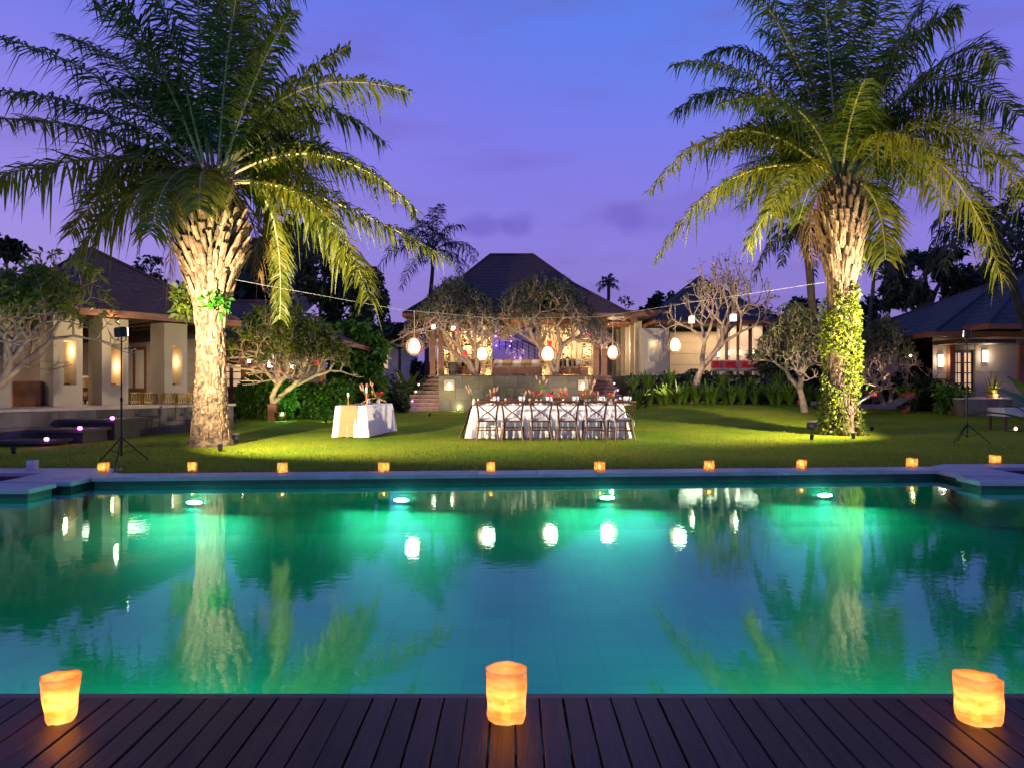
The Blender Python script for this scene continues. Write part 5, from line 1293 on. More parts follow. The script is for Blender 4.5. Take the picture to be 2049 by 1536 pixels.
# ================================================================== WIRE AND HANGING LANTERNS
WP = [P(470, 560, 14.3), P(600, 584, 14.5), P(800, 620, 14.9), P(1000, 638, 15.4), P(1200, 634, 15.9), P(1400, 603, 16.7), P(1652, 565, 17.4)]
def wire_at(px):
    for a, c in zip(WP[:-1], WP[1:]):
        pa = a.x / a.y * F + 1024.5; pc = c.x / c.y * F + 1024.5
        if pa <= px <= pc: return a.lerp(c, (px - pa)/(pc - pa))
e = empty('lantern_wire', WP[0], label='pale rope slung between the two big palms', cat='rope')
b = MB(); b.tube(WP, .0045, 6); b.build('rope', M['rope'], e, off=True)
def make_lantern(round_=False):
    e = empty('hanging_lantern')
    h = .155
    b = MB(); b.lathe([(0, -h*.9), (.065, -h*.88), (.108, -h*.5), (.118, -h*.1), (.1, h*.4), (.06, h*.85), (0, h)], 18, sy=.85) if not round_ else b.lathe([(0, -h), (.15, -h*.98), (.2, -h*.6), (.21, 0), (.19, h*.75), (.1, h*.95), (0, h)], 18)
    b.build('globe', M['lamp_white'], e, smooth=True)
    b = MB()
    for r0, z0 in ((.175, -.02), (.165, .1)): b.tube([(r0*math.cos(2*math.pi*k/20), r0*.85*math.sin(2*math.pi*k/20), z0 - .35*0) for k in range(21)], .006, 4, False) if False else None
    b.tube([(.155*math.cos(a), .05, .170*math.sin(a)) for a in [2*math.pi*k/26 for k in range(27)]], .018, 6, False)
    b.tube([(.14*math.cos(a), .08, .155*math.sin(a)) for a in [2*math.pi*k/26 for k in range(27)]], .018, 6, False)
    b.build('rattan_hood', M['rattan'], e)
    b = MB(); b.tube([(0, 0, h*.95), (0, 0, .30)], .012, 5); b.build('hook', M['rattan'], e)
    light('lantern_light', 'POINT', (0, -.30, -.05), 16, (1, .78, .5), e, shadow_soft_size=.15)
    return e
l0 = None
ll = ['egg-shaped glowing lantern in a rattan hood, leftmost on the wire', 'egg-shaped glowing lantern on the wire left of the sofa', 'largest squarish glowing lantern on the wire, right of the sofa', 'egg-shaped glowing lantern on the wire over the right stairs', 'egg-shaped glowing lantern in a rattan hood before the bare frangipani']
hung = []
for (px, py), lab, s, rz in zip(((829, 693), (965, 708), (1096, 708), (1226, 705), (1351, 690)), ll, (1.12, 1.0, 1.1, 1.0, 1.08), (.0, .5, .2, -.6, .15)):
    w = wire_at(px); p = P(px, py, w.y)
    l = copy_tree(l0) if l0 else make_lantern(); l0 = l0 or l
    l.location = p; l.rotation_euler.z = rz; tag(l, lab, 'lantern', 'glowing lanterns hanging from the wire')
    for ch in l.children:
        if ch.type == 'MESH': ch.scale = (s * (1.12 if px == 1096 else 1), s, s)
    hung.append((l, s, w.z - p.z))
for l, s, dz in hung:
    c_ = MB(); c_.tube([(0, 0, .30*s), (0, 0, dz)], .007, 5); c_.build('hanging_cord', M['rope'], l)
def cube_lantern(loc, s, label, mname='lamp_white', cord=.3, power=6, group=None):
    e = empty('paper_lantern', loc, random.Random(loc[0]).uniform(-.6, .6), label=label, cat='lantern', group=group)
    b = MB(); b.cbox(-s*.8, s*.8, -s*.8, s*.8, -s, s, s*.25); b.build('lamp_shade', M[mname], e)
    b = MB(); b.box(-s*.82, s*.82, -s*.82, s*.82, s*1.001, s*1.12); b.build('lid', M['wood_orange'], e)
    b = MB(); b.tube([(0, 0, s*1.1), (0, 0, s + cord)], .006, 4); b.build('cord', M['black_metal'], e)
    if power: light('lantern_light', 'POINT', (0, -s*1.6, 0), power, (1, .75, .48), e, shadow_soft_size=.06)
for (px, py, Y, s, lab, mm, pw) in ((1384, 640, 26.4, .13, 'white square lantern hanging left in the bare frangipani', 'lamp_white', 10), (1467, 636, 26.4, .13, 'white square lantern hanging right in the bare frangipani', 'lamp_white', 10),
        (558, 742, 23.2, .07, 'small red lantern low in the left frangipani', 'lamp_red', 0), (633, 726, 23.2, .08, 'small red lantern at the right side of the left frangipani', 'lamp_red', 0), (586, 735, 23.2, .08, 'small cream lantern low in the left frangipani', 'lamp_warm', 3),
        (867, 654, 31.2, .09, 'small pale bulb lantern at the left end of the central trees', 'lamp_warm', 3), (907, 657, 31.2, .09, 'small pale bulb lantern above the left wall ornament', 'lamp_warm', 3), (912, 661, 31.1, .06, 'small red lantern above the left wall ornament', 'lamp_red', 0),
        (931, 708, 31.0, .10, 'small red lantern by the left central trunk', 'lamp_red', 0), (1100, 688, 31.0, .11, 'small red lantern over the largest globe', 'lamp_red', 0), (1176, 672, 31.0, .10, 'small red lantern at the right pavilion wall', 'lamp_red', 0)):
    cube_lantern(P(px, py, Y), s, lab, mm, power=pw)
# ================================================================== PALMS
def frond_mesh(pts, L, pairs, r, name='frond', mats=None, width=.036, droop=.35, tilt=0.0, start=.14, rach=.022, off=(0, 0, 0)):
    """frond: arched stalk with two rows of drooping leaflets. pts: base, mid, tip"""
    p0, p1, p2 = [Vector(p) for p in pts]
    c1 = p1 * 2 - (p0 + p2) * .5                   # quadratic through the middle point
    def pos(t): return p0*(1-t)**2 + c1*2*t*(1-t) + p2*t*t
    def tan(t): return ((c1 - p0)*2*(1-t) + (p2 - c1)*2*t).normalized()
    b = MB(); b.cur = 0
    n = 12; b.tube([pos(i/n) for i in range(n+1)], [rach*(1 - .85*i/n) + .003 for i in range(n+1)], 5)
    b.cur = 1
    ref = None
    for i in range(pairs):
        t = start + (1 - start) * (i + r.uniform(-.3, .3)) / pairs; t = max(.02, min(.995, t))
        p = pos(t); T = tan(t)
        side = T.cross(Vector((0, 0, 1)))
        if side.length < .25:
            side = ref or Vector((1, 0, 0)); side = side - T*side.dot(T)
        side.normalize()
        if ref is None: ref = side
        if side.dot(ref) < 0: side = -side
        ref = ref.lerp(side, .3)
        N = side.cross(T); 
        if tilt: side, N = side*math.cos(tilt) + N*math.sin(tilt), N*math.cos(tilt) - side*math.sin(tilt)
        u = (t - start)/(1 - start)
        ln = L * (.35 + .65*min(1, u/.25)) * (1 - .62*max(0, (u - .35)/.65)**1.3) * r.uniform(.74, 1.12)
        for s in (-1, 1):
            if r.random() < .05: continue
            d = (side*s*r.uniform(.75, 1.0) + T*r.uniform(.2, .75) + N*r.uniform(-.3, .5)).normalized()
            w = width * r.uniform(.8, 1.2)
            wd = d.cross(N); wd = (wd + N*r.uniform(-.6, .6)).normalized()*w*.5
            dr = droop * (r.uniform(.4, 1.5) if r.random() < .93 else 2.4)
            a = p; m = p + d*ln*.5 - Vector((0, 0, dr*ln*.18)); e = p + d*ln*.93 - Vector((0, 0, dr*ln*.85))
            b.add([a - wd*.5, a + wd*.5, m + wd, m - wd, e + wd*.12, e - wd*.12], [(0, 1, 2, 3), (3, 2, 4, 5)])
    return b.mesh(name, mats or [M['rachis'], M['frond']], off=off)
def boot_mesh(r, dark=False):
    b = MB(); L = 1.0; w0, w1 = .32, .24; n = 4
    rows = []
    for j in range(n + 1):
        t = j / n; w = w0 + (w1 - w0)*t; th = .13*(1 - t*.55); z = L*t; y = .10*t*t
        rows += [(-w/2, y - .01, z), (0, y - th*.35 , z), (w/2, y - .01, z), (w*.3, y - th, z + .015*r.uniform(-1, 1)), (-w*.3, y - th, z + .015*r.uniform(-1, 1))]
    f = []
    for j in range(n):
        for k in range(5): f.append((j*5+k, j*5+(k+1) % 5, (j+1)*5+(k+1) % 5, (j+1)*5+k))
    rows[-1] = (rows[-1][0], rows[-1][1], rows[-1][2] + .06); rows[-2] = (rows[-2][0], rows[-2][1], rows[-2][2] - .03)
    f.append(tuple(range(n*5, n*5+5)))
    b.add(rows, f); return b.mesh('frond_base', M['boot_dark'] if dark else M['boot'])
def palm_trunk(root, prof, boots, seed, n_side=22, lean=(0, 0)):
    """prof: (height, radius); boots: (z0, z1, count, length0, length1, tilt0, tilt1, mesh_choice)"""
    r = random.Random(seed); b = MB(); vs = []; fs = []
    H = prof[-1][0]
    zs = np.arange(0, H + .001, .07)
    def rad(z):
        for (a, ra), (c, rc) in zip(prof[:-1], prof[1:]):
            if a <= z <= c: return ra + (rc - ra)*sm((z - a)/(c - a))
        return prof[-1][1]
    for z in zs:
        for k in range(n_side):
            an = 2*math.pi*k/n_side; x, y = math.cos(an), math.sin(an)
            q = rad(z) * (1 + .10*mnoise.noise(Vector((x*2.6, y*2.6, z*5 + seed))) + .06*mnoise.noise(Vector((x*6, y*6, z*13))))
            vs.append((x*q + lean[0]*z/H, y*q + lean[1]*z/H, z))
    for j in range(len(zs) - 1):
        for k in range(n_side): fs.append((j*n_side+k, j*n_side+(k+1) % n_side, (j+1)*n_side+(k+1) % n_side, (j+1)*n_side+k))
    b.add(vs, fs); b.build('trunk', M['bark_palm'], root, smooth=True)
    ms = [boot_mesh(r) for _ in range(3)] + [boot_mesh(r, True) for _ in range(2)]
    i = 0
    for (z0, z1, cnt, l0, l1, t0, t1, dark, wf) in boots:
        for k in range(cnt):
            t = (k + .5)/cnt; z = z0 + (z1 - z0)*t; an = i*2.39996 + r.uniform(-.15, .15); i += 1
            tl = t0 + (t1 - t0)*t + r.uniform(-.10, .10); L = (l0 + (l1 - l0)*t)*r.uniform(.75, 1.2)
            q = rad(z)*.93
            o = link('frond_base', ms[3 + r.randrange(2)] if r.random() < dark else ms[r.randrange(3)], root,
                     (math.cos(an)*q + lean[0]*z/H, math.sin(an)*q + lean[1]*z/H, z))
            o.rotation_euler = (Matrix.Rotation(an + math.pi/2, 3, 'Z') @ Matrix.Rotation(-tl, 3, 'X') @ Matrix.Rotation(r.uniform(-.12, .12), 3, 'Y')).to_euler()
            ws = wf*r.uniform(.7, 1.15); o.scale = (ws, ws, L)
def fibre(root, z0, z1, rad, n, seed, m='boot_dark'):
    r = random.Random(seed); b = MB()
    for i in range(n):
        an = r.uniform(0, 6.28); z = r.uniform(z0, z1); q = rad*r.uniform(.8, 1.05); p = Vector((q*math.cos(an), q*math.sin(an), z))
        d = Vector((math.cos(an)*.5, math.sin(an)*.5, r.uniform(-.6, .8))).normalized(); L = r.uniform(.1, .3)
        b.tube([p, p + d*L*.5, p + d*L + Vector((0, 0, -.05))], [.012, .008, .003], 4)
    o = b.build('fibre', M[m], root); o['kind'] = 'stuff'
def hero_palm(name, base, label, crown_px, spec, Y, seed, L, mats, trunk_h, extra=10, pairs=130, rr=.5):
    root = empty(name, base, 0, label=label, cat='palm tree')
    r = random.Random(seed); c = P(crown_px[0], crown_px[1], Y)
    for (mx, my, tx, ty, dy, tilt, k) in spec:
        mid = P(mx, my, Y + dy*.5); tip = P(tx, ty, Y + dy)
        d = (mid - c); d.z = 0; dd = d.normalized() if d.length > .05 else Vector((0, 0, 0))
        b0 = c + dd*.16 + Vector((0, 0, -.25 + .25*r.random()))
        me = frond_mesh((b0, mid, tip), L*k, pairs, r, mats=mats[0] if (r.random() < .8 and ty < 330) else mats[1], tilt=tilt, droop=.66, width=.050, rach=.034, off=base)  # low fronds turn yellow: warm light from below put into the colour
        link('frond', me, root)
    for i in range(2):
        a = (1.1, 3.9)[i]; d = Vector((math.cos(a), math.sin(a)*.6 + .3, 0))
        link('dead_frond', frond_mesh((c + d*.3 + Vector((0, 0, -.35)), c + d*1.0 + Vector((0, 0, -.75)), c + d*1.2 + Vector((0, 0, -2.0 - .3*i))), L*.6, 44, r, mats=[M['bark_palm'], M['frond_dead']], droop=1.3, width=.03, rach=.02, off=base), root)
    for i in range(extra):
        a = 2*math.pi*(i + r.uniform(-.3, .3))/extra; el = r.uniform(.15, 1.25)
        d = Vector((math.cos(a)*math.cos(el), abs(math.sin(a))*math.cos(el)*1.0 + .1, math.sin(el)))
        Lf = r.uniform(2.6, 3.4); mid = c + d*Lf*.55; tip = c + d*Lf*.95 + Vector((math.cos(a)*.7, math.sin(a)*.7, -1.3*math.cos(el) - .2))
        link('frond', frond_mesh((c + d*.12, mid, tip), L, pairs - 14, r, mats=mats[0], tilt=r.uniform(-.4, .4), droop=.5, width=.04, rach=.03, off=base), root)
    return root
FR = [[M['rachis'], M['frond']], [M['rachis'], M['frond_yellow']]]
YL = 14.3; baseL = Vector((P(422, 768, YL).x, YL, 0))
specL = [  # mid x,y, tip x,y, tip depth, twist, leaflet scale
    (235, 178, -15, 72, .5, .5, .95), (225, 232, -40, 178, -.6, .4, .95), (190, 262, -60, 240, .9, .2, .9), (210, 318, -80, 372, -.9, 0, 1.25),
    (270, 385, 150, 515, -1.2, -.2, 1.05), (262, 352, 140, 470, .8, .1, .95), (330, 150, 150, -30, .6, .3, 1.15), (262, 150, 120, 70, 1.6, .4, .8),
    (352, 105, 285, -110, -1.0, .1, 1.25), (398, 60, 400, -190, .4, -.3, 1.2), (458, 90, 500, -150, -.8, 0, 1.2), (500, 110, 610, -70, .5, .2, 1.1),
    (505, 170, 585, 20, -1.2, -.1, .9), (560, 195, 700, 92, .6, .2, .62), (590, 185, 822, 185, -.3, .3, .8), (590, 215, 768, 285, .9, -.2, .85), (640, 310, 838, 425, -.6, .1, .72),
    (640, 395, 900, 520, .4, .1, .85), (625, 405, 738, 600, -1.1, -.1, .9), (600, 400, 700, 545, 1.1, .2, .9), (540, 420, 560, 640, 1.4, 0, .6),
    (350, 350, 300, 470, -2.2, .0, .9), (405, 345, 400, 420, -2.2, .0, .8), (440, 30, 350, -150, 1.5, .2, 1.2), (330, 205, 190, 190, 2.2, .3, .9), (520, 260, 640, 250, 2.4, .2, .9),
    (300, 95, 205, -45, -1.4, .2, 1.05), (470, 60, 560, -120, 1.6, -.2, 1.1)]
pl = hero_palm('oil_palm', baseL, 'large oil palm on the left, its trunk flaring out in pale cut frond bases', (430, 352), specL, YL, 3, .95, FR, 5.6, 13)
palm_trunk(pl, [(0, .46), (.25, .38), (.8, .33), (1.8, .27), (2.6, .26), (3.2, .36), (3.9, .54), (4.6, .56), (5.2, .40), (5.75, .2)],
           [(.1, 1.1, 120, .20, .20, -.02, .02, .35, .28), (1.1, 2.4, 110, .26, .34, .02, -.04, .2, .33), (2.4, 3.3, 60, .42, .50, -.18, -.55, .08, .45), (3.3, 4.2, 84, .42, .40, -.6, -.85, .35, .5), (4.2, 5.2, 90, .42, .32, -.85, -.6, .65, .55)], 11)
fibre(pl, 4.5, 5.6, .55, 130, 3)
rv = np.random.default_rng(12)
def clump_leaves(root, centre, size3, n, leaf, m, seed, name='foliage', aspect=.5, up=.2, droop=.2, stuff=True):
    rg_ = np.random.default_rng(seed); v = rg_.normal(size=(n, 3)); v /= np.linalg.norm(v, axis=1)[:, None]
    v *= rg_.uniform(0.35, 1, n)[:, None]**.6
    c = np.array(centre)[None, :] + v*np.array(size3)[None, :]
    o = quads(name, leaf_quads(c, leaf, rg_, up, aspect, None, droop), m, root)
    if stuff: o['kind'] = 'stuff'
    return o
clump_leaves(pl, (-.52, -.1, 3.0), (.20, .25, .42), 260, .14, M['ivy'], 5, 'trunk_plant')
clump_leaves(pl, (.22, -.32, 2.95), (.30, .14, .24), 130, .15, M['leaf_neon'], 6, 'trunk_plant')

YRp = 17.5; baseR = Vector((P(1684, 768, YRp).x, YRp, 0))
specR = [(1480, 262, 1298, 385, -.4, .1, .85), (1470, 355, 1312, 520, .5, .1, .85), (1500, 190, 1350, 225, .6, .4, .9), (1520, 165, 1348, 130, -.5, .3, .8), (1540, 130, 1410, 112, 1.2, .4, .8),
    (1580, 90, 1480, -40, -.6, .2, 1.0), (1570, 385, 1495, 500, 1.3, 0, .8), (1610, 80, 1560, -130, .6, .1, 1.1), (1655, 60, 1640, -180, -.9, -.1, 1.2), (1700, 60, 1720, -190, .9, .1, 1.2),
    (1745, 80, 1790, -130, -.8, 0, 1.15), (1790, 110, 1885, -60, .7, .2, 1.1), (1800, 120, 1920, 20, -1.0, .2, 1.1), (1850, 165, 2040, 235, -.3, .3, 1.15), (1850, 215, 2045, 330, .9, .2, 1.0),
    (1880, 255, 2090, 430, -1.0, .1, 1.1), (1870, 320, 2005, 560, -.2, -.1, 1.15), (1750, 400, 1772, 520, .8, .1, .9), (1800, 300, 1900, 420, 2.2, .1, 1.0), (1560, 260, 1420, 300, 2.2, .2, .9),
    (1600, 330, 1540, 430, -1.6, .1, .8), (1760, 270, 1870, 300, -2.4, .0, .85), (1620, 160, 1520, 60, 2.2, .1, 1.1), (1750, 160, 1840, 60, 2.4, -.1, 1.1), (1660, 100, 1600, -60, 2.0, 0, 1.1), (1700, 250, 1730, 160, -2.4, .0, .9), (1590, 215, 1440, 210, -1.6, .2, .9), (1890, 120, 2000, 130, 1.5, .3, 1.0)]
pr = hero_palm('oil_palm', baseR, 'large oil palm on the right, its trunk wrapped in bright ivy', (1683, 345), specR, YRp, 8, 1.08, [[M['rachis'], M['frond']], [M['rachis'], M['frond_yellow']]], 6.6, 14)
palm_trunk(pr, [(0, .46), (.3, .36), (.9, .30), (2.2, .28), (3.6, .28), (4.4, .38), (5.4, .50), (6.1, .40), (6.7, .2)],
           [(.1, 2.5, 60, .25, .3, -.12, -.10, .1, .5), (2.5, 3.9, 60, .42, .5, -.12, -.25, .05, .42), (3.9, 5.3, 90, .48, .44, -.35, -.50, .2, .45), (5.3, 6.3, 64, .36, .32, -.55, -.5, .6, .5)], 23)
fibre(pr, 5.4, 6.5, .5, 110, 6)
def ivy():
    n = 11000; g = np.random.default_rng(31); z = g.uniform(0.02, 4.5, n); a = g.uniform(-math.pi, math.pi, n)
    keep = np.array([mnoise.noise(Vector((math.cos(t)*1.6, math.sin(t)*1.6, h*.9))) > (-.10 + .5*max(0, h - 3.0)/1.3) for t, h in zip(a, z)])
    z, a = z[keep], a[keep]; m = len(z)
    q = np.interp(z, [0, .3, 1, 2.2, 3.6, 4.5], [.50, .38, .33, .33, .32, .38]) + g.uniform(-.03, .16, m)
    lump = np.array([.08*mnoise.noise(Vector((math.cos(t)*2, math.sin(t)*2, h*2))) for t, h in zip(a, z)]); q += lump
    c = np.stack([np.cos(a)*q, np.sin(a)*q, z], 1); outw = np.stack([np.cos(a), np.sin(a), np.zeros(m)], 1)
    b = MB(); rs = random.Random(4)
    for i in range(16):
        a0 = rs.uniform(-3.1, 3.1); pts = []
        for j in range(14):
            h = j*.33; a0 += rs.uniform(-.3, .3); q0 = float(np.interp(h, [0, .3, 1, 2.2, 3.6, 4.5], [.50, .38, .32, .31, .30, .36])) + .03; pts.append((math.cos(a0)*q0, math.sin(a0)*q0, h))
        b.tube(pts, [.018 - .001*j for j in range(14)], 5)
    b.build('ivy_stems', M['bark_dark'], pr)
    o = quads('ivy', leaf_quads(c, .085, g, -.3, .7, outw*.3, .15), M['ivy'], pr); o['kind'] = 'stuff'
ivy()
added_ground_spot((baseL.x + .75, 13.0, 0), (baseL.x + .0, 14.4, 3.2), 105, (1.0, .76, .52), 62, 'small added ground spotlight in front of the left palm')
added_ground_spot((baseR.x - .45, 16.0, 0), (baseR.x + .05, 17.6, 3.4), 300, (1.0, .80, .48), 68, 'small added ground spotlight in front of the ivy palm')
added_ground_spot((baseR.x - 1.6, 15.6, 0), (baseR.x - .2, 17.2, 6.6), 1800, (1.0, .76, .34), 80, 'added ground spotlight left of the ivy palm, aimed up into its crown')
added_ground_spot((baseR.x + 1.3, 18.5, 0), (baseR.x + 1.6, 18.0, 6.0), 2600, (1.0, .78, .28), 90, 'small added ground spotlight behind the ivy palm')

def far_palm(base, crown, L, n, label, seed, m='frond_dark', leaf=.5, sag=.7, trunk_r=.13, span=None, pairs=34, cat='palm tree'):
    root = empty('palm_tree', base, 0, label=label, cat=cat); r = random.Random(seed); c = Vector(crown)
    for i in range(n):
        a = 2.4*i + r.uniform(-.2, .2); el = -.25 + 1.6*(i/n) + r.uniform(-.1, .1)
        d = Vector((math.cos(a)*math.cos(el), math.sin(a)*math.cos(el), math.sin(el))); Lf = L*r.uniform(.85, 1.15)
        tip = c + d*Lf + Vector((0, 0, -sag*Lf*.55*max(.2, math.cos(el))))
        link('frond', frond_mesh((c, c + d*Lf*.55 + Vector((0, 0, .04*L)), tip), leaf, pairs, r, mats=[M['rachis'] if m != 'frond_dark' else M['bark_dark'], M[m]], droop=.7, width=.06, rach=.03, tilt=r.uniform(-.3, .3), off=base), root)
    b = MB(); b0 = Vector(base); k = 9
    b.tube([b0.lerp(c, i/k) + Vector((.08*math.sin(i), 0, 0)) for i in range(k+1)], [trunk_r*(1.25 - .4*i/k)*(1 + .08*(i % 2)) for i in range(k+1)], 9); b.build('trunk', M['bark_dark'], root, off=True)
    return root
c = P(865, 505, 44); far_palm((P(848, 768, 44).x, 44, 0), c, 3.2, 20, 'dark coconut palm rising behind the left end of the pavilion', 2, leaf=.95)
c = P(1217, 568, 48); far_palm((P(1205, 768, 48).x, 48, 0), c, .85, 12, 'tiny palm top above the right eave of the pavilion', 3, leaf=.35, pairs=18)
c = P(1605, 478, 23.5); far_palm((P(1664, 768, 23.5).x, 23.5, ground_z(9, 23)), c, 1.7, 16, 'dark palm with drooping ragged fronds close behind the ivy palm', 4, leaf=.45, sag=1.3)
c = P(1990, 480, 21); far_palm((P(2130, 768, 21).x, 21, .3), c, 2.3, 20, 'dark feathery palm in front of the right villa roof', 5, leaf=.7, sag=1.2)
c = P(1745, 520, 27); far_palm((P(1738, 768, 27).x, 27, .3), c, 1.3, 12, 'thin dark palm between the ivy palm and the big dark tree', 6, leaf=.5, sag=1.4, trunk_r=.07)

def fan_palm():
    base = Vector((P(592, 768, 34).x, 34, 0)); root = empty('travellers_palm', base, 0, label='fan-shaped tree of white leaf stalks with large dark leaves, behind the left garden', cat='fan palm')
    c = P(592, 612, 34); b = MB(); b.tube([base, c], [.3, .28], 10); b.build('trunk', M['bark_dark'], root, off=True); r = random.Random(5)
    n = 19
    for i in range(n):
        a = R(-56 + 112*i/(n-1)); L = 2.3 + .3*math.cos(a) + r.uniform(-.15, .15); y = r.uniform(-.1, .1)
        p1 = c + Vector((math.sin(a)*L, y, math.cos(a)*L - .1)); p0 = c + Vector((math.sin(a)*.30, 0, -.55 + .1*math.cos(a)))
        b = MB(); b.tube([p0, p1], [.075, .035], 6); st_ = b.build('leaf_stalk', M['cream_dim'], root, off=True)
        b = MB(); d = (p1 - c).normalized(); W_ = Vector((d.z, r.uniform(-.5, .5), -d.x)).normalized()*.38; LL = r.uniform(1.6, 2.2)
        pts = [p1 + d*LL*t - Vector((0, 0, .7*t*t*LL*.5)) for t in (0, .25, .5, .75, 1)]; ws = (.2, 1, 1.05, .8, .1)
        vs = []
        for p, w in zip(pts, ws): vs += [p - W_*w, p + Vector((0, -.06, .0)), p + W_*w]
        b.add(vs, [(3*j+k, 3*j+k+1, 3*j+k+4, 3*j+k+3) for j in range(4) for k in range(2)]); b.build('leaf', M['leaf_dark'], root, off=True)
fan_palm()

# ================================================================== FRANGIPANI AND OTHER TREES
def fork_tree(name, base, crown, label, seed, levels=6, leaves=700, leafm='leaf_grey', bark='bark_grey', r0=.13, stems=1, flowers=0, leaf_size=.17, first=.28, leaf_low=.35, spread=.62, cat='frangipani tree', thin=.70, gap=0.0, umb=.55, tmin=.009, lift=1.0, dome=.3):
    """base: point; crown: (x0,x1,y0,y1,z0,z1) that the branches fill"""
    r = random.Random(seed); segs = []; tips = []
    def grow(p, d, L, rad, lv):
        q = p; dd = d.copy(); pts = [p.copy()]; k = 3
        for i in range(k):
            dd = (dd + Vector((r.uniform(-.16, .16), r.uniform(-.16, .16), r.uniform(-.05, .14)))).normalized(); q = q + dd*L/k; pts.append(q.copy())
        segs.append((pts, rad, rad*thin, lv))
        if lv >= levels: tips.append((q, dd)); return
        nb = 3 if (lv < 2 or r.random() < .45) else 2
        a0 = r.uniform(0, 6.28)
        for i in range(nb):
            a = a0 + 2*math.pi*i/nb + r.uniform(-.35, .35); s = dd.orthogonal().normalized(); t = dd.cross(s)
            sp = spread*r.uniform(.75, 1.3)
            nd = (dd*math.cos(sp) + (s*math.cos(a) + t*math.sin(a))*math.sin(sp)); nd.z += .10; nd.normalize()
            if nd.z < -.15: nd.z = -.1 + .1*r.random(); nd.normalize()
            grow(q, nd, L*r.uniform(.70, .92), rad*thin, lv + 1)
    for s in range(stems):
        a = 2*math.pi*s/stems + r.uniform(-.4, .4); lean = 0 if stems == 1 else .75
        grow(Vector((0, 0, 0)), Vector((math.cos(a)*lean, math.sin(a)*lean*.6, 1)).normalized(), 1.0, r0, 0)
    allp = np.array([tuple(p) for s in segs for p in s[0]]); hz = allp[:, 2].max()
    def um(p): k_ = 1/max(.3, min(1, p.z/hz))**umb; return Vector((p.x*k_, p.y*k_, p.z))
    if umb:
        segs = [([um(p) for p in s[0]], *s[1:]) for s in segs]; tips = [(um(t_), d_) for t_, d_ in tips]
        allp = np.array([tuple(p) for s in segs for p in s[0]])
    hi = np.percentile(allp, 99, axis=0); lo = np.percentile(allp, 1, axis=0); hi[2] = hz
    x0, x1, y0, y1, z0, z1 = crown; B = Vector(base); H = z1 - B.z
    zf = (z0 - B.z)/H   # height share where the crown starts
    def warp(p):
        t = max(0, p.z/hi[2]); t = min(1.05, t)**lift; z = B.z + H*t
        w = sm(t/ max(.12, zf)) if zf > 0 else 1
        cx, cy_ = (x0 + x1)/2, (y0 + y1)/2; sx = (x1 - x0)/(hi[0] - lo[0]); sy = (y1 - y0)/(hi[1] - lo[1])
        mx, my = (hi[0] + lo[0])/2, (hi[1] + lo[1])/2
        X_ = B.x + (cx - B.x)*w + (p.x - mx*w)*sx; Y_ = B.y + (cy_ - B.y)*w + (p.y - my*w)*sy
        rr_ = min(1.2, math.hypot((p.x - mx)*sx/((x1 - x0)/2), (p.y - my)*sy/((y1 - y0)/2)))
        return Vector((X_, Y_, z - t*rr_*rr_*dome*(z1 - z0)))
    root = empty(name, B, 0, label=label, cat=cat)
    bt, bb = MB(), MB()
    for pts, a, c_, lv in segs:
        P_ = [warp(p) for p in pts]; k = len(P_) - 1
        (bt if lv <= 1 else bb).tube(P_, [max(tmin, a + (c_ - a)*i/k) for i in range(k+1)], 7 if lv <= 1 else 5, cap=lv >= levels)
    bt.build('trunk', M[bark], root, smooth=True, off=True); bo = bb.build('branches', M[bark], root, smooth=True, off=True)
    tp = [(warp(t), d) for t, d in tips]; g = np.random.default_rng(seed)
    if leaves:
        zt_ = [t.z for t, _ in tp]; zl = min(zt_) + (max(zt_) - min(zt_))*leaf_low; use = [t for t, _ in tp if t.z > zl + r.uniform(-.3, .3) and mnoise.noise(t*.9 + Vector((seed, 0, 0))) > gap - .5] or [t for t, _ in tp]
        c_ = np.array([tuple(use[g.integers(len(use))]) for _ in range(leaves)]) + g.normal(0, .03, (leaves, 3))
        o = quads('foliage', leaf_quads(c_, leaf_size, g, .35, .36, None, .15), M[leafm], root, off=True); o['kind'] = 'stuff'
    if flowers:
        b = MB()
        for i in range(flowers):
            t, _ = tp[r.randrange(len(tp))]
            if t.z < z0 + (z1 - z0)*.45: continue
            b.lathe([(0, -.02), (.045, .02), (0, .045)], 6, c=(t.x + r.uniform(-.05, .05), t.y, t.z + .05))
        if b.v: o = b.build('blossoms', M['flower_pink'], root, off=True); o['kind'] = 'stuff'
    return root
def crown_px(x0, x1, ytop, ybot, Y, depth):
    return (X(x0, Y), X(x1, Y), Y - depth/2, Y + depth/2, Z(ybot, Y), Z(ytop, Y))
fork_tree('frangipani_tree', (P(-22, 768, 15).x, 15, .3), crown_px(-110, 200, 490, 690, 15, 3.4), 'frangipani with dense pale branches and green leaves at the left edge, before the villa', 41, 7, 4200, 'leaf_frangi', r0=.12, flowers=50, leaf_size=.17, leaf_low=.42)
fork_tree('frangipani_tree', (X(952, 33), 32.9, ZP - .05), crown_px(806, 1012, 548, 660, 32.9, 4.6), 'left of the two central frangipani trees, stems spreading from the platform edge', 44, 7, 15000, 'leaf_grey', r0=.12, stems=3, flowers=110, leaf_size=.15, leaf_low=.35, thin=.78, tmin=.016, umb=.35, lift=.72, dome=.5)
fork_tree('frangipani_tree', (X(1112, 33), 32.9, ZP - .05), crown_px(985, 1212, 546, 660, 32.9, 4.6), 'right of the two central frangipani trees, behind the largest lantern', 57, 7, 18000, 'leaf_grey', r0=.12, stems=3, flowers=110, leaf_size=.15, leaf_low=.3, thin=.78, tmin=.016, umb=.35, lift=.72, dome=.5)
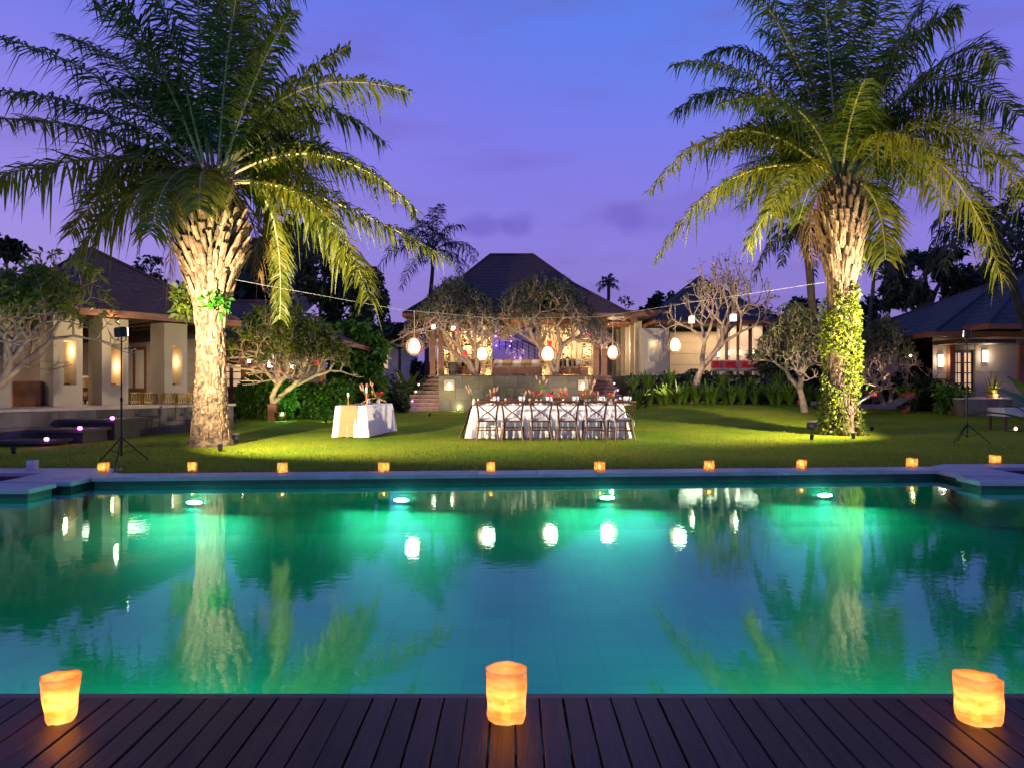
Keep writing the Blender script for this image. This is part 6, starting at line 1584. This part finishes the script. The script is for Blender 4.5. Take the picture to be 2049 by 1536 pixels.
fork_tree('frangipani_tree', (X(1388, 28), 28, .45), crown_px(1330, 1536, 498, 655, 28, 4.5), 'almost leafless frangipani standing tall before the smaller pavilion', 46, 6, 420, 'leaf_grey', r0=.17, stems=1, flowers=120, leaf_size=.13, leaf_low=.1, thin=.68, umb=.4, tmin=.012)
fork_tree('frangipani_tree', (X(1612, 23.5), 23.6, .3), crown_px(1524, 1668, 606, 725, 23.5, 3.2), 'leafy frangipani close behind the left side of the ivy palm', 47, 7, 5200, 'leaf_grey', r0=.13, leaf_size=.15, leaf_low=.3)
fork_tree('frangipani_tree', (X(1778, 25.2), 25.3, .3), crown_px(1690, 1852, 628, 745, 25.2, 3.6), 'leafy frangipani right of the ivy palm, its bare lower branches brightly lit', 48, 7, 6000, 'leaf_grey', r0=.12, stems=2, flowers=40, leaf_size=.15, leaf_low=.5)
t7 = fork_tree('frangipani_tree', (X(545, 24), 24.1, .55), crown_px(450, 690, 602, 735, 24.1, 3.0), 'frangipani with yellow-green leaves growing from a tall brown planter at left', 49, 6, 5200, 'leaf_frangi', r0=.11, stems=3, leaf_size=.22, leaf_low=.3, thin=.74, umb=.2)
added_ground_spot((X(1722, 24.0), 24.2, .33), (X(1762, 25.3), 25.3, 2.8), 240, (1.0, .72, .5), 70, 'added ground spotlight under the frangipani right of the ivy palm')
e = empty('planter', (X(545, 24), 24.1, 0), 0, label='tall brown square planter at the foot of the yellow-green frangipani', cat='planter')
b = MB(); b.cbox(-.16, .16, -.16, .16, 0, .58, .02); b.build('box', M['planter_brown'], e)
b = MB(); b.box(-.13, .13, -.13, .13, .581, .59); b.build('soil', M['wood_dark'], e)

def leafy_tree(name, base, blobs, label, seed, leaf, size=.22, n=2600, bark='bark_dark', r0=.2, aspect=.5, cat='tree', up=.1):
    """trunk with limbs towards each blob (x,y,z,rx,ry,rz); leaves in clumps within the blobs"""
    B = Vector(base); root = empty(name, B, 0, label=label, cat=cat); r = random.Random(seed); g = np.random.default_rng(seed)
    mz = min(b_[2] - b_[5] for b_ in blobs); fork = B.lerp(Vector((B.x, B.y, mz)), .9)
    b = MB(); b.tube([B, B.lerp(fork, .5) + Vector((r.uniform(-.1, .1), 0, 0)), fork], [r0*1.2, r0, r0*.8], 9); b.build('trunk', M[bark], root, smooth=True, off=True)
    bl = MB(); cs = []
    for (x, y, z, rx, ry, rz) in blobs:
        c_ = Vector((x, y, z)); bl.tube([fork, fork.lerp(c_, .5) + Vector((r.uniform(-.2, .2)*rx, 0, -.1*rz)), c_], [r0*.6, r0*.35, r0*.12], 6)
        for i in range(9):
            d = Vector((r.gauss(0, 1), r.gauss(0, 1), r.gauss(0, 1))).normalized(); q_ = c_ + Vector((d.x*rx, d.y*ry, d.z*rz))*r.uniform(.55, .95)
            bl.tube([c_.lerp(fork, .25), c_.lerp(q_, .6), q_], [r0*.22, r0*.12, r0*.04], 4)
            m = int(n/len(blobs)/9); cl_ = g.normal(0, .26, (m, 3))*np.array([rx, ry, rz])*.62 + np.array(tuple(q_)); cs.append(cl_)
    bl.build('limbs', M[bark], root, smooth=True, off=True)
    c_ = np.concatenate(cs); o = quads('foliage', leaf_quads(c_, size, g, up, aspect, None, .2), M[leaf], root, off=True); o['kind'] = 'stuff'
    return root
def bp(px, py, Y, rpx, rpy, ry=None):
    p = P(px, py, Y); s = Y/F; return (p.x, p.y, p.z, rpx*s, (ry or rpx*s), rpy*s)
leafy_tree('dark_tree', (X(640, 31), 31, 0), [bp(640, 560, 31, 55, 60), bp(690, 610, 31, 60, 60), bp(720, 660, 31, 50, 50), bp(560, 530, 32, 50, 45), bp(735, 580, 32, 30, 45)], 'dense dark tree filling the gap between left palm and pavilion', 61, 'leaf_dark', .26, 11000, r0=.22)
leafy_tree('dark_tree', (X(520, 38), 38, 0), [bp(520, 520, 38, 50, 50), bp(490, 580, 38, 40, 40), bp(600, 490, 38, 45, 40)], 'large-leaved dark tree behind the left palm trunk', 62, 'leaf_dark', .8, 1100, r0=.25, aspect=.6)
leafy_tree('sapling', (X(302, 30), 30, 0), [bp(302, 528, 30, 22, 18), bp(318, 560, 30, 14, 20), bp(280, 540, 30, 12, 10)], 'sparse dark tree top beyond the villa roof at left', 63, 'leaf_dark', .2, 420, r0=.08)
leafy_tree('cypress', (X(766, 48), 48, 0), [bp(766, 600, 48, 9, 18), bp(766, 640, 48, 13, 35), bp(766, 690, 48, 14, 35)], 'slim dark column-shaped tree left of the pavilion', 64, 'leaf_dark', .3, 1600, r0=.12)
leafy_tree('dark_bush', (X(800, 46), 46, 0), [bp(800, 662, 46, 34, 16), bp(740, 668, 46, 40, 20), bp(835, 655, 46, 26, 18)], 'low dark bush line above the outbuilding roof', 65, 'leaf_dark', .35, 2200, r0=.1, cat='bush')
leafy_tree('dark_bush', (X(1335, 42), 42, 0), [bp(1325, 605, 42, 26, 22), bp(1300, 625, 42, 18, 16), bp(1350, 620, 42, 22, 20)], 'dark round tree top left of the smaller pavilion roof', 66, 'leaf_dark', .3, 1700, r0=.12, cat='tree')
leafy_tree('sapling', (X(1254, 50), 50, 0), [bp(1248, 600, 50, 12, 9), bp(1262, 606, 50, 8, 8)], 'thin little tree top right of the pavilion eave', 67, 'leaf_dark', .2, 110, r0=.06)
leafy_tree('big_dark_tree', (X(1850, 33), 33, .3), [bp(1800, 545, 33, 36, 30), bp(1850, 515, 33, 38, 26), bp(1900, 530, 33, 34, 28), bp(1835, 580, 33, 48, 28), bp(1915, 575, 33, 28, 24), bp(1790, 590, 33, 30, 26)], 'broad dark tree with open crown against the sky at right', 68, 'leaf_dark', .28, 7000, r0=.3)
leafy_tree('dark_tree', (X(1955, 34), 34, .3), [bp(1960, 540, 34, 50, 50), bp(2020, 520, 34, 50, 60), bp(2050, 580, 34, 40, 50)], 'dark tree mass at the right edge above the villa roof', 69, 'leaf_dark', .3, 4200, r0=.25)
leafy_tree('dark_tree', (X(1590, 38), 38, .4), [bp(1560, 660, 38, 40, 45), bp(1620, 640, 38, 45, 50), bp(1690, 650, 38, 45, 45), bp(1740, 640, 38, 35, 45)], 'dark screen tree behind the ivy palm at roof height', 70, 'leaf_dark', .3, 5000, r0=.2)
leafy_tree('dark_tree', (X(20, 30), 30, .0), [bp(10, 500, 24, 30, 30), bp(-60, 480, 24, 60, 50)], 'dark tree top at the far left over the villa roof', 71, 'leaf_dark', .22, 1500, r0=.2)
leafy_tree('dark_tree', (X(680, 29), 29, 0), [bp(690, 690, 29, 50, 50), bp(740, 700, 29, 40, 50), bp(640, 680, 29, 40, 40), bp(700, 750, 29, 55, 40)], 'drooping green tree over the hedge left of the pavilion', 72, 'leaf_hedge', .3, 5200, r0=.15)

# ------------------------------------------------------------------ hedges and borders
def hedge(name, segs, label, seed, leaf, n, size, cat='hedge', aspect=.45, up=.5):
    """segs: (px0, px1, Y, height, depth)"""
    g = np.random.default_rng(seed); cs = []
    tot = sum(abs(s[1] - s[0])*s[3] for s in segs)
    x0 = X((segs[0][0] + segs[-1][1])/2, segs[0][2]); root = (x0, segs[0][2], ground_z(x0, segs[0][2]))
    for (a, c_, Y, h, d) in segs:
        m = int(n*abs(c_ - a)*h/tot); xa, xb = X(a, Y), X(c_, Y); x = g.uniform(xa, xb, m)
        top = np.array([h*(.78 + .42*mnoise.noise(Vector((xx*.9, Y, seed))) + .16*mnoise.noise(Vector((xx*3, Y, seed)))) for xx in x])
        t = g.uniform(0, 1, m)**.7; y = Y + g.uniform(0, d, m); gz = np.array([ground_z(xx, Y) for xx in x])
        bulge = .25*np.array([mnoise.noise(Vector((xx*1.3, tt*2, seed + 5))) for xx, tt in zip(x, t)]); y = y + np.where(t < .85, bulge, d*.3)
        cs.append(np.stack([x, y, gz + t*top], 1))
    o = quads(name, leaf_quads(np.concatenate(cs), size, g, up, aspect, None, .15), M[leaf], None)
    o.data.transform(Matrix.Translation(-Vector(root))); o.location = root
    return tag(o, label, cat, kind='stuff')
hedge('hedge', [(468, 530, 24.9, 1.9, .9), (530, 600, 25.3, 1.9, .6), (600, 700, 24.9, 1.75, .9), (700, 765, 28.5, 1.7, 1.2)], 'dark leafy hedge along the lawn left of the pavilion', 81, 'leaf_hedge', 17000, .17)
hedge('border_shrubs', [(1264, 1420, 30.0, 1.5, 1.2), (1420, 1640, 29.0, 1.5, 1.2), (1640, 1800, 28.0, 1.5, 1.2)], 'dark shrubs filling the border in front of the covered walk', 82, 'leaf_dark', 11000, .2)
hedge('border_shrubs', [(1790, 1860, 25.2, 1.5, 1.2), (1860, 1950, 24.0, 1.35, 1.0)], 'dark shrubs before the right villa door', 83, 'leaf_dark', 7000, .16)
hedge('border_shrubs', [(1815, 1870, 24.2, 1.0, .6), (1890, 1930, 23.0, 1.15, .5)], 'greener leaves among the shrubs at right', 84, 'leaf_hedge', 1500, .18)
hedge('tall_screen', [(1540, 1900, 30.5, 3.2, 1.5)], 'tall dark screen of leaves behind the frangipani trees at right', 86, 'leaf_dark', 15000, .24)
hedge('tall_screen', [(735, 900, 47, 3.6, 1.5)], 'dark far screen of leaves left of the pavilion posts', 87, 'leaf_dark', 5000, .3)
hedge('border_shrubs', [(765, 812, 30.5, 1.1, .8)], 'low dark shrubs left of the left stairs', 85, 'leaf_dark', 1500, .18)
def strap_plant(loc, n, L, seed, label, m='leaf_strap', w=.045, group=None, cat='plant', first=None, name='strap_leaf_plant', up=1.0):
    if first: e = copy_tree(first); e.location = loc; e.rotation_euler.z = seed*1.3; s = .85 + .35*((seed*37) % 10)/10; e.scale = (s, s, s); return tag(e, label, cat, group)
    e = empty(name, loc, 0, label=label, cat=cat, group=group); r = random.Random(seed); b = MB()
    for i in range(n):
        a = r.uniform(0, 6.28); l = L*r.uniform(.6, 1.1); o = r.uniform(.15, .75); d = Vector((math.cos(a), math.sin(a), 0)); s = Vector((-d.y, d.x, 0))*w*r.uniform(.7, 1.2)
        pts = [d*(.05 + o*l*t*(.5 + .5*t)) + Vector((0, 0, up*l*(t - .48*o*t*t*1.5))) for t in (0, .3, .6, .85, 1)]; ws = (.5, 1, .9, .5, .05); vs = []
        for p, q_ in zip(pts, ws): vs += [p - s*q_, p + s*q_]
        b.add(vs, [(2*j, 2*j+1, 2*j+3, 2*j+2) for j in range(4)])
    b.build('leaves', M[m], e); return e
s0 = None
for i in range(20):
    px = 1276 + i*18.8 + (i*7 % 5)*2; Y = 27.4 + .5*((i*3) % 4)/3 - (.9 if i > 13 else 0); x = X(px, Y)
    s_ = strap_plant((x, Y, ground_z(x, Y)), 42, 1.15, i + 1, '%s strap-leaved lily clump along the lawn edge, counted from the right stairs' % ORD[i], group='strap-leaved plants along the lawn', first=s0); s0 = s0 or s_
for i, (px, Y, z) in enumerate(((1268, 29.2, .5), (1298, 29.3, .5), (1340, 29.5, .6), (1500, 28.4, .4), (1560, 28, .4), (1445, 28.6, .5))):
    strap_plant((X(px, Y), Y, ground_z(8, Y) + z), 42, 1.2, i + 40, ['taller lily clump behind the row, next to the right stairs', 'taller lily clump in front of the framed wall window', 'taller lily clump below the fifth wire lantern', 'taller lily clump below the right end of the red cushion bench', 'taller lily clump left of the leafy frangipani behind the palm', 'taller lily clump below the left end of the red cushion bench'][i], group='taller plants in the border', first=s0)
for i, (px, Y) in enumerate(((1662, 24.6), (1725, 24.9), (1832, 24.2))):
    x = X(px, Y); strap_plant((x, Y, ground_z(x, Y)), 30, .9, 60 + i, ['lily clump just left behind the ivy palm trunk', 'lily clump between ivy palm and red-towel lounger', 'lily clump right of the terracotta pot'][i], first=s0)
p_ = P(1811, 768, 23.6); strap_plant((p_.x, 23.6, ground_z(p_.x, 23.6) + .22), 16, .75, 5, 'bright yellow-green leaved plant in the terracotta pot', 'frond_yellow', .07, cat='potted plant', name='potted_plant')
p_ = P(1977, 768, 23.2); e = strap_plant((p_.x, 23.0, zt3), 40, 1.15, 6, 'spiky grass lit orange from below on the right terrace', 'ivy', .016, cat='ornamental grass', name='lit_grass', up=1.0)
b = MB(); b.lathe([(.16, 0), (.2, .12), (.17, .13), (0, .12)], 12); b.build('pot', M['terracotta'], e)
light('grass_uplight', 'POINT', (0, -.22, .12), 18, (1, .6, .22), e, shadow_soft_size=.03)
p_ = P(572, 768, 24.2); e = empty('lit_shrub', (X(568, 24.1), 24.3, 0), 0, label='shrub glowing bright green from a hidden lamp beside the brown planter', cat='shrub')
clump_leaves(e, (0, 0, .75), (.42, .3, .62), 700, .2, M['leaf_neon'], 7, 'foliage', .45)
b = MB(); b.tube([(0, 0, 0), (.02, 0, .9)], [.03, .015], 6); b.build('stem', M['bark_dark'], e)
light('shrub_light', 'POINT', (.05, -.5, .25), 26, (.25, 1.0, .25), e, shadow_soft_size=.05)
def broad_plant(loc, n, L, seed, label, m='leaf_big', wide=.13, cat='plant', lean=.6, name='broad_leaf_plant', stalk=.45):
    """big paddle leaves on stalks, each leaf its own mesh"""
    e = empty(name, loc, 0, label=label, cat=cat); r = random.Random(seed)
    for i in range(n):
        a = 2.4*i + r.uniform(-.3, .3); l = L*r.uniform(.7, 1.1); o = lean*r.uniform(.4, 1.2); d = Vector((math.cos(a), math.sin(a), 0)); s = Vector((-d.y, d.x, 0))
        def q_(t): return d*(o*l*t*(.4 + .6*t)) + Vector((0, 0, l*(t - .45*o*t*t*1.4)))
        b = MB(); b.tube([q_(t) for t in (0, stalk*.5, stalk)], [.018, .014, .009], 5)
        vs = []; ts = [stalk + (1 - stalk)*k/6 for k in range(7)]; ws = (.1, .7, 1, 1, .8, .5, .05)
        for t, w in zip(ts, ws): p = q_(t); vs += [p - s*w*wide*L + Vector((0, 0, .03)), p, p + s*w*wide*L + Vector((0, 0, .03))]
        b.add(vs, [(3*j+k, 3*j+k+1, 3*j+k+4, 3*j+k+3) for j in range(6) for k in range(2)]); b.build('leaf', M[m], e)
    return e
broad_plant((X(815, 34.5), 34.5, 0), 34, 2.7, 3, 'tall spreading ginger-like plant left of the pavilion posts', wide=.045, lean=.75, stalk=.2)
broad_plant((X(782, 33), 33, 0), 24, 2.0, 4, 'shorter bushy plant beside the left stairs', wide=.045, lean=.8, stalk=.2)
strap_plant((X(800, 31), 31.2, 0), 9, .7, 9, 'small yellow-green spiky plant at the foot of the left stairs', 'frond_yellow', .05, name='spiky_plant')
broad_plant((P(2105, 768, 13.5).x, 13.5, 0), 12, 1.9, 8, 'banana-like plant reaching in with green leaves at the right edge', wide=.10, lean=.95, stalk=.35, m='leaf_strap')
broad_plant((P(1835, 768, 24.8).x, 24.8, .3), 18, 1.5, 12, 'leafy ginger plant right of the loungers', wide=.06, lean=.7, stalk=.3)
broad_plant((P(1905, 768, 23.8).x, 23.8, .3), 16, 1.5, 13, 'drooping leafy plant left of the glazed door', wide=.06, lean=.9, stalk=.3)
for (px, py, Y, w_, colr, lab) in ((1822, 712, 23.0, 5, (1, .55, .2), 'tiny orange garden lamp among the leaves right of the lit branches'),):
    e = empty('garden_lamp', P(px, py, Y), 0, label=lab, cat='garden lamp')
    b = MB(); b.lathe([(0, -.05), (.05, 0), (0, .05)], 8); b.build('bulb', M['lamp_warm'], e)
    b = MB(); b.tube([(0, 0, -.05), (0, 0, -(e.location.z - .3))], .01, 5); b.build('stem', M['black_metal'], e)
    light('lamp_light', 'POINT', (0, -.15, 0), w_, colr, e, shadow_soft_size=.05)
added_ground_spot((-9.2, 12.6, 0), (-10.8, 14.8, 3.4), 130, (1, .80, .5), 85, 'added ground spotlight lighting the frangipani at the left edge')
added_ground_spot((X(380, 20), 21.5, 0), (X(575, 24), 24.3, 3.0), 420, (1, .80, .35), 80, 'added ground spotlight at the left, lighting the hedge and yellow-green frangipani')
r_ = random.Random(77); b = MB()
for i in range(420):
    x, y = r_.uniform(-9, 12), r_.uniform(10.9, 26); z = ground_z(x, y) + .03; s_ = r_.uniform(.015, .04); a = r_.uniform(0, 6.28); ca, sa = math.cos(a)*s_, math.sin(a)*s_
    b.add([(x - ca, y - sa, z), (x + sa*.4, y - ca*.4, z + .012), (x + ca, y + sa, z + .004), (x - sa*.4, y + ca*.4, z + .01)], [(0, 1, 2, 3)])
tag(b.build('fallen_leaves', M['flower_dry']), 'small dry leaves scattered over the lawn', 'leaves', kind='stuff')
added_ground_spot((X(660, 23), 22.5, 0), (X(660, 26), 26.5, 1.6), 160, (.9, 1, .5), 90, 'added ground spotlight on the lawn lighting the hedge left of the serving table')
# added warm ground spots for the planting round the pavilion
added_ground_spot((X(860, 27), 27, 0), (X(890, 32), 32.8, 4.0), 1000, (1, .74, .45), 80, 'added ground spotlight on the lawn lighting the left central frangipani')
added_ground_spot((X(1290, 26.5), 26.4, .35), (X(1390, 28), 28, 4.0), 700, (1, .70, .50), 80, 'added ground spotlight before the lily row, lighting the bare frangipani')
added_ground_spot((X(1155, 27.5), 27.5, 0), (X(1100, 32), 32.8, 4.4), 1000, (1, .74, .48), 80, 'added ground spotlight on the lawn lighting the right central frangipani')
added_ground_spot((X(470, 22.5), 22.6, 0), (X(560, 24), 24.1, 2.8), 150, (1, .76, .35), 80, 'added ground spotlight lighting the yellow-green frangipani')
e = empty('garden_lamp', (X(972, YP), YP - .35, 0), 0, label='small lamp at the foot of the slate wall, left of the dining table end', cat='garden lamp')
b = MB(); b.lathe([(.07, 0), (.08, .06), (.05, .08)], 10); b.build('housing', M['black_metal'], e)
b = MB(); b.lathe([(0, .081), (.04, .082), (0, .09)], 8); b.build('lens', M['lamp_warm'], e)
e.location.x = X(918, YP)
light('lamp_light', 'POINT', (0, 0, .2), 26, (1.0, .9, .35), e, shadow_soft_size=.05)
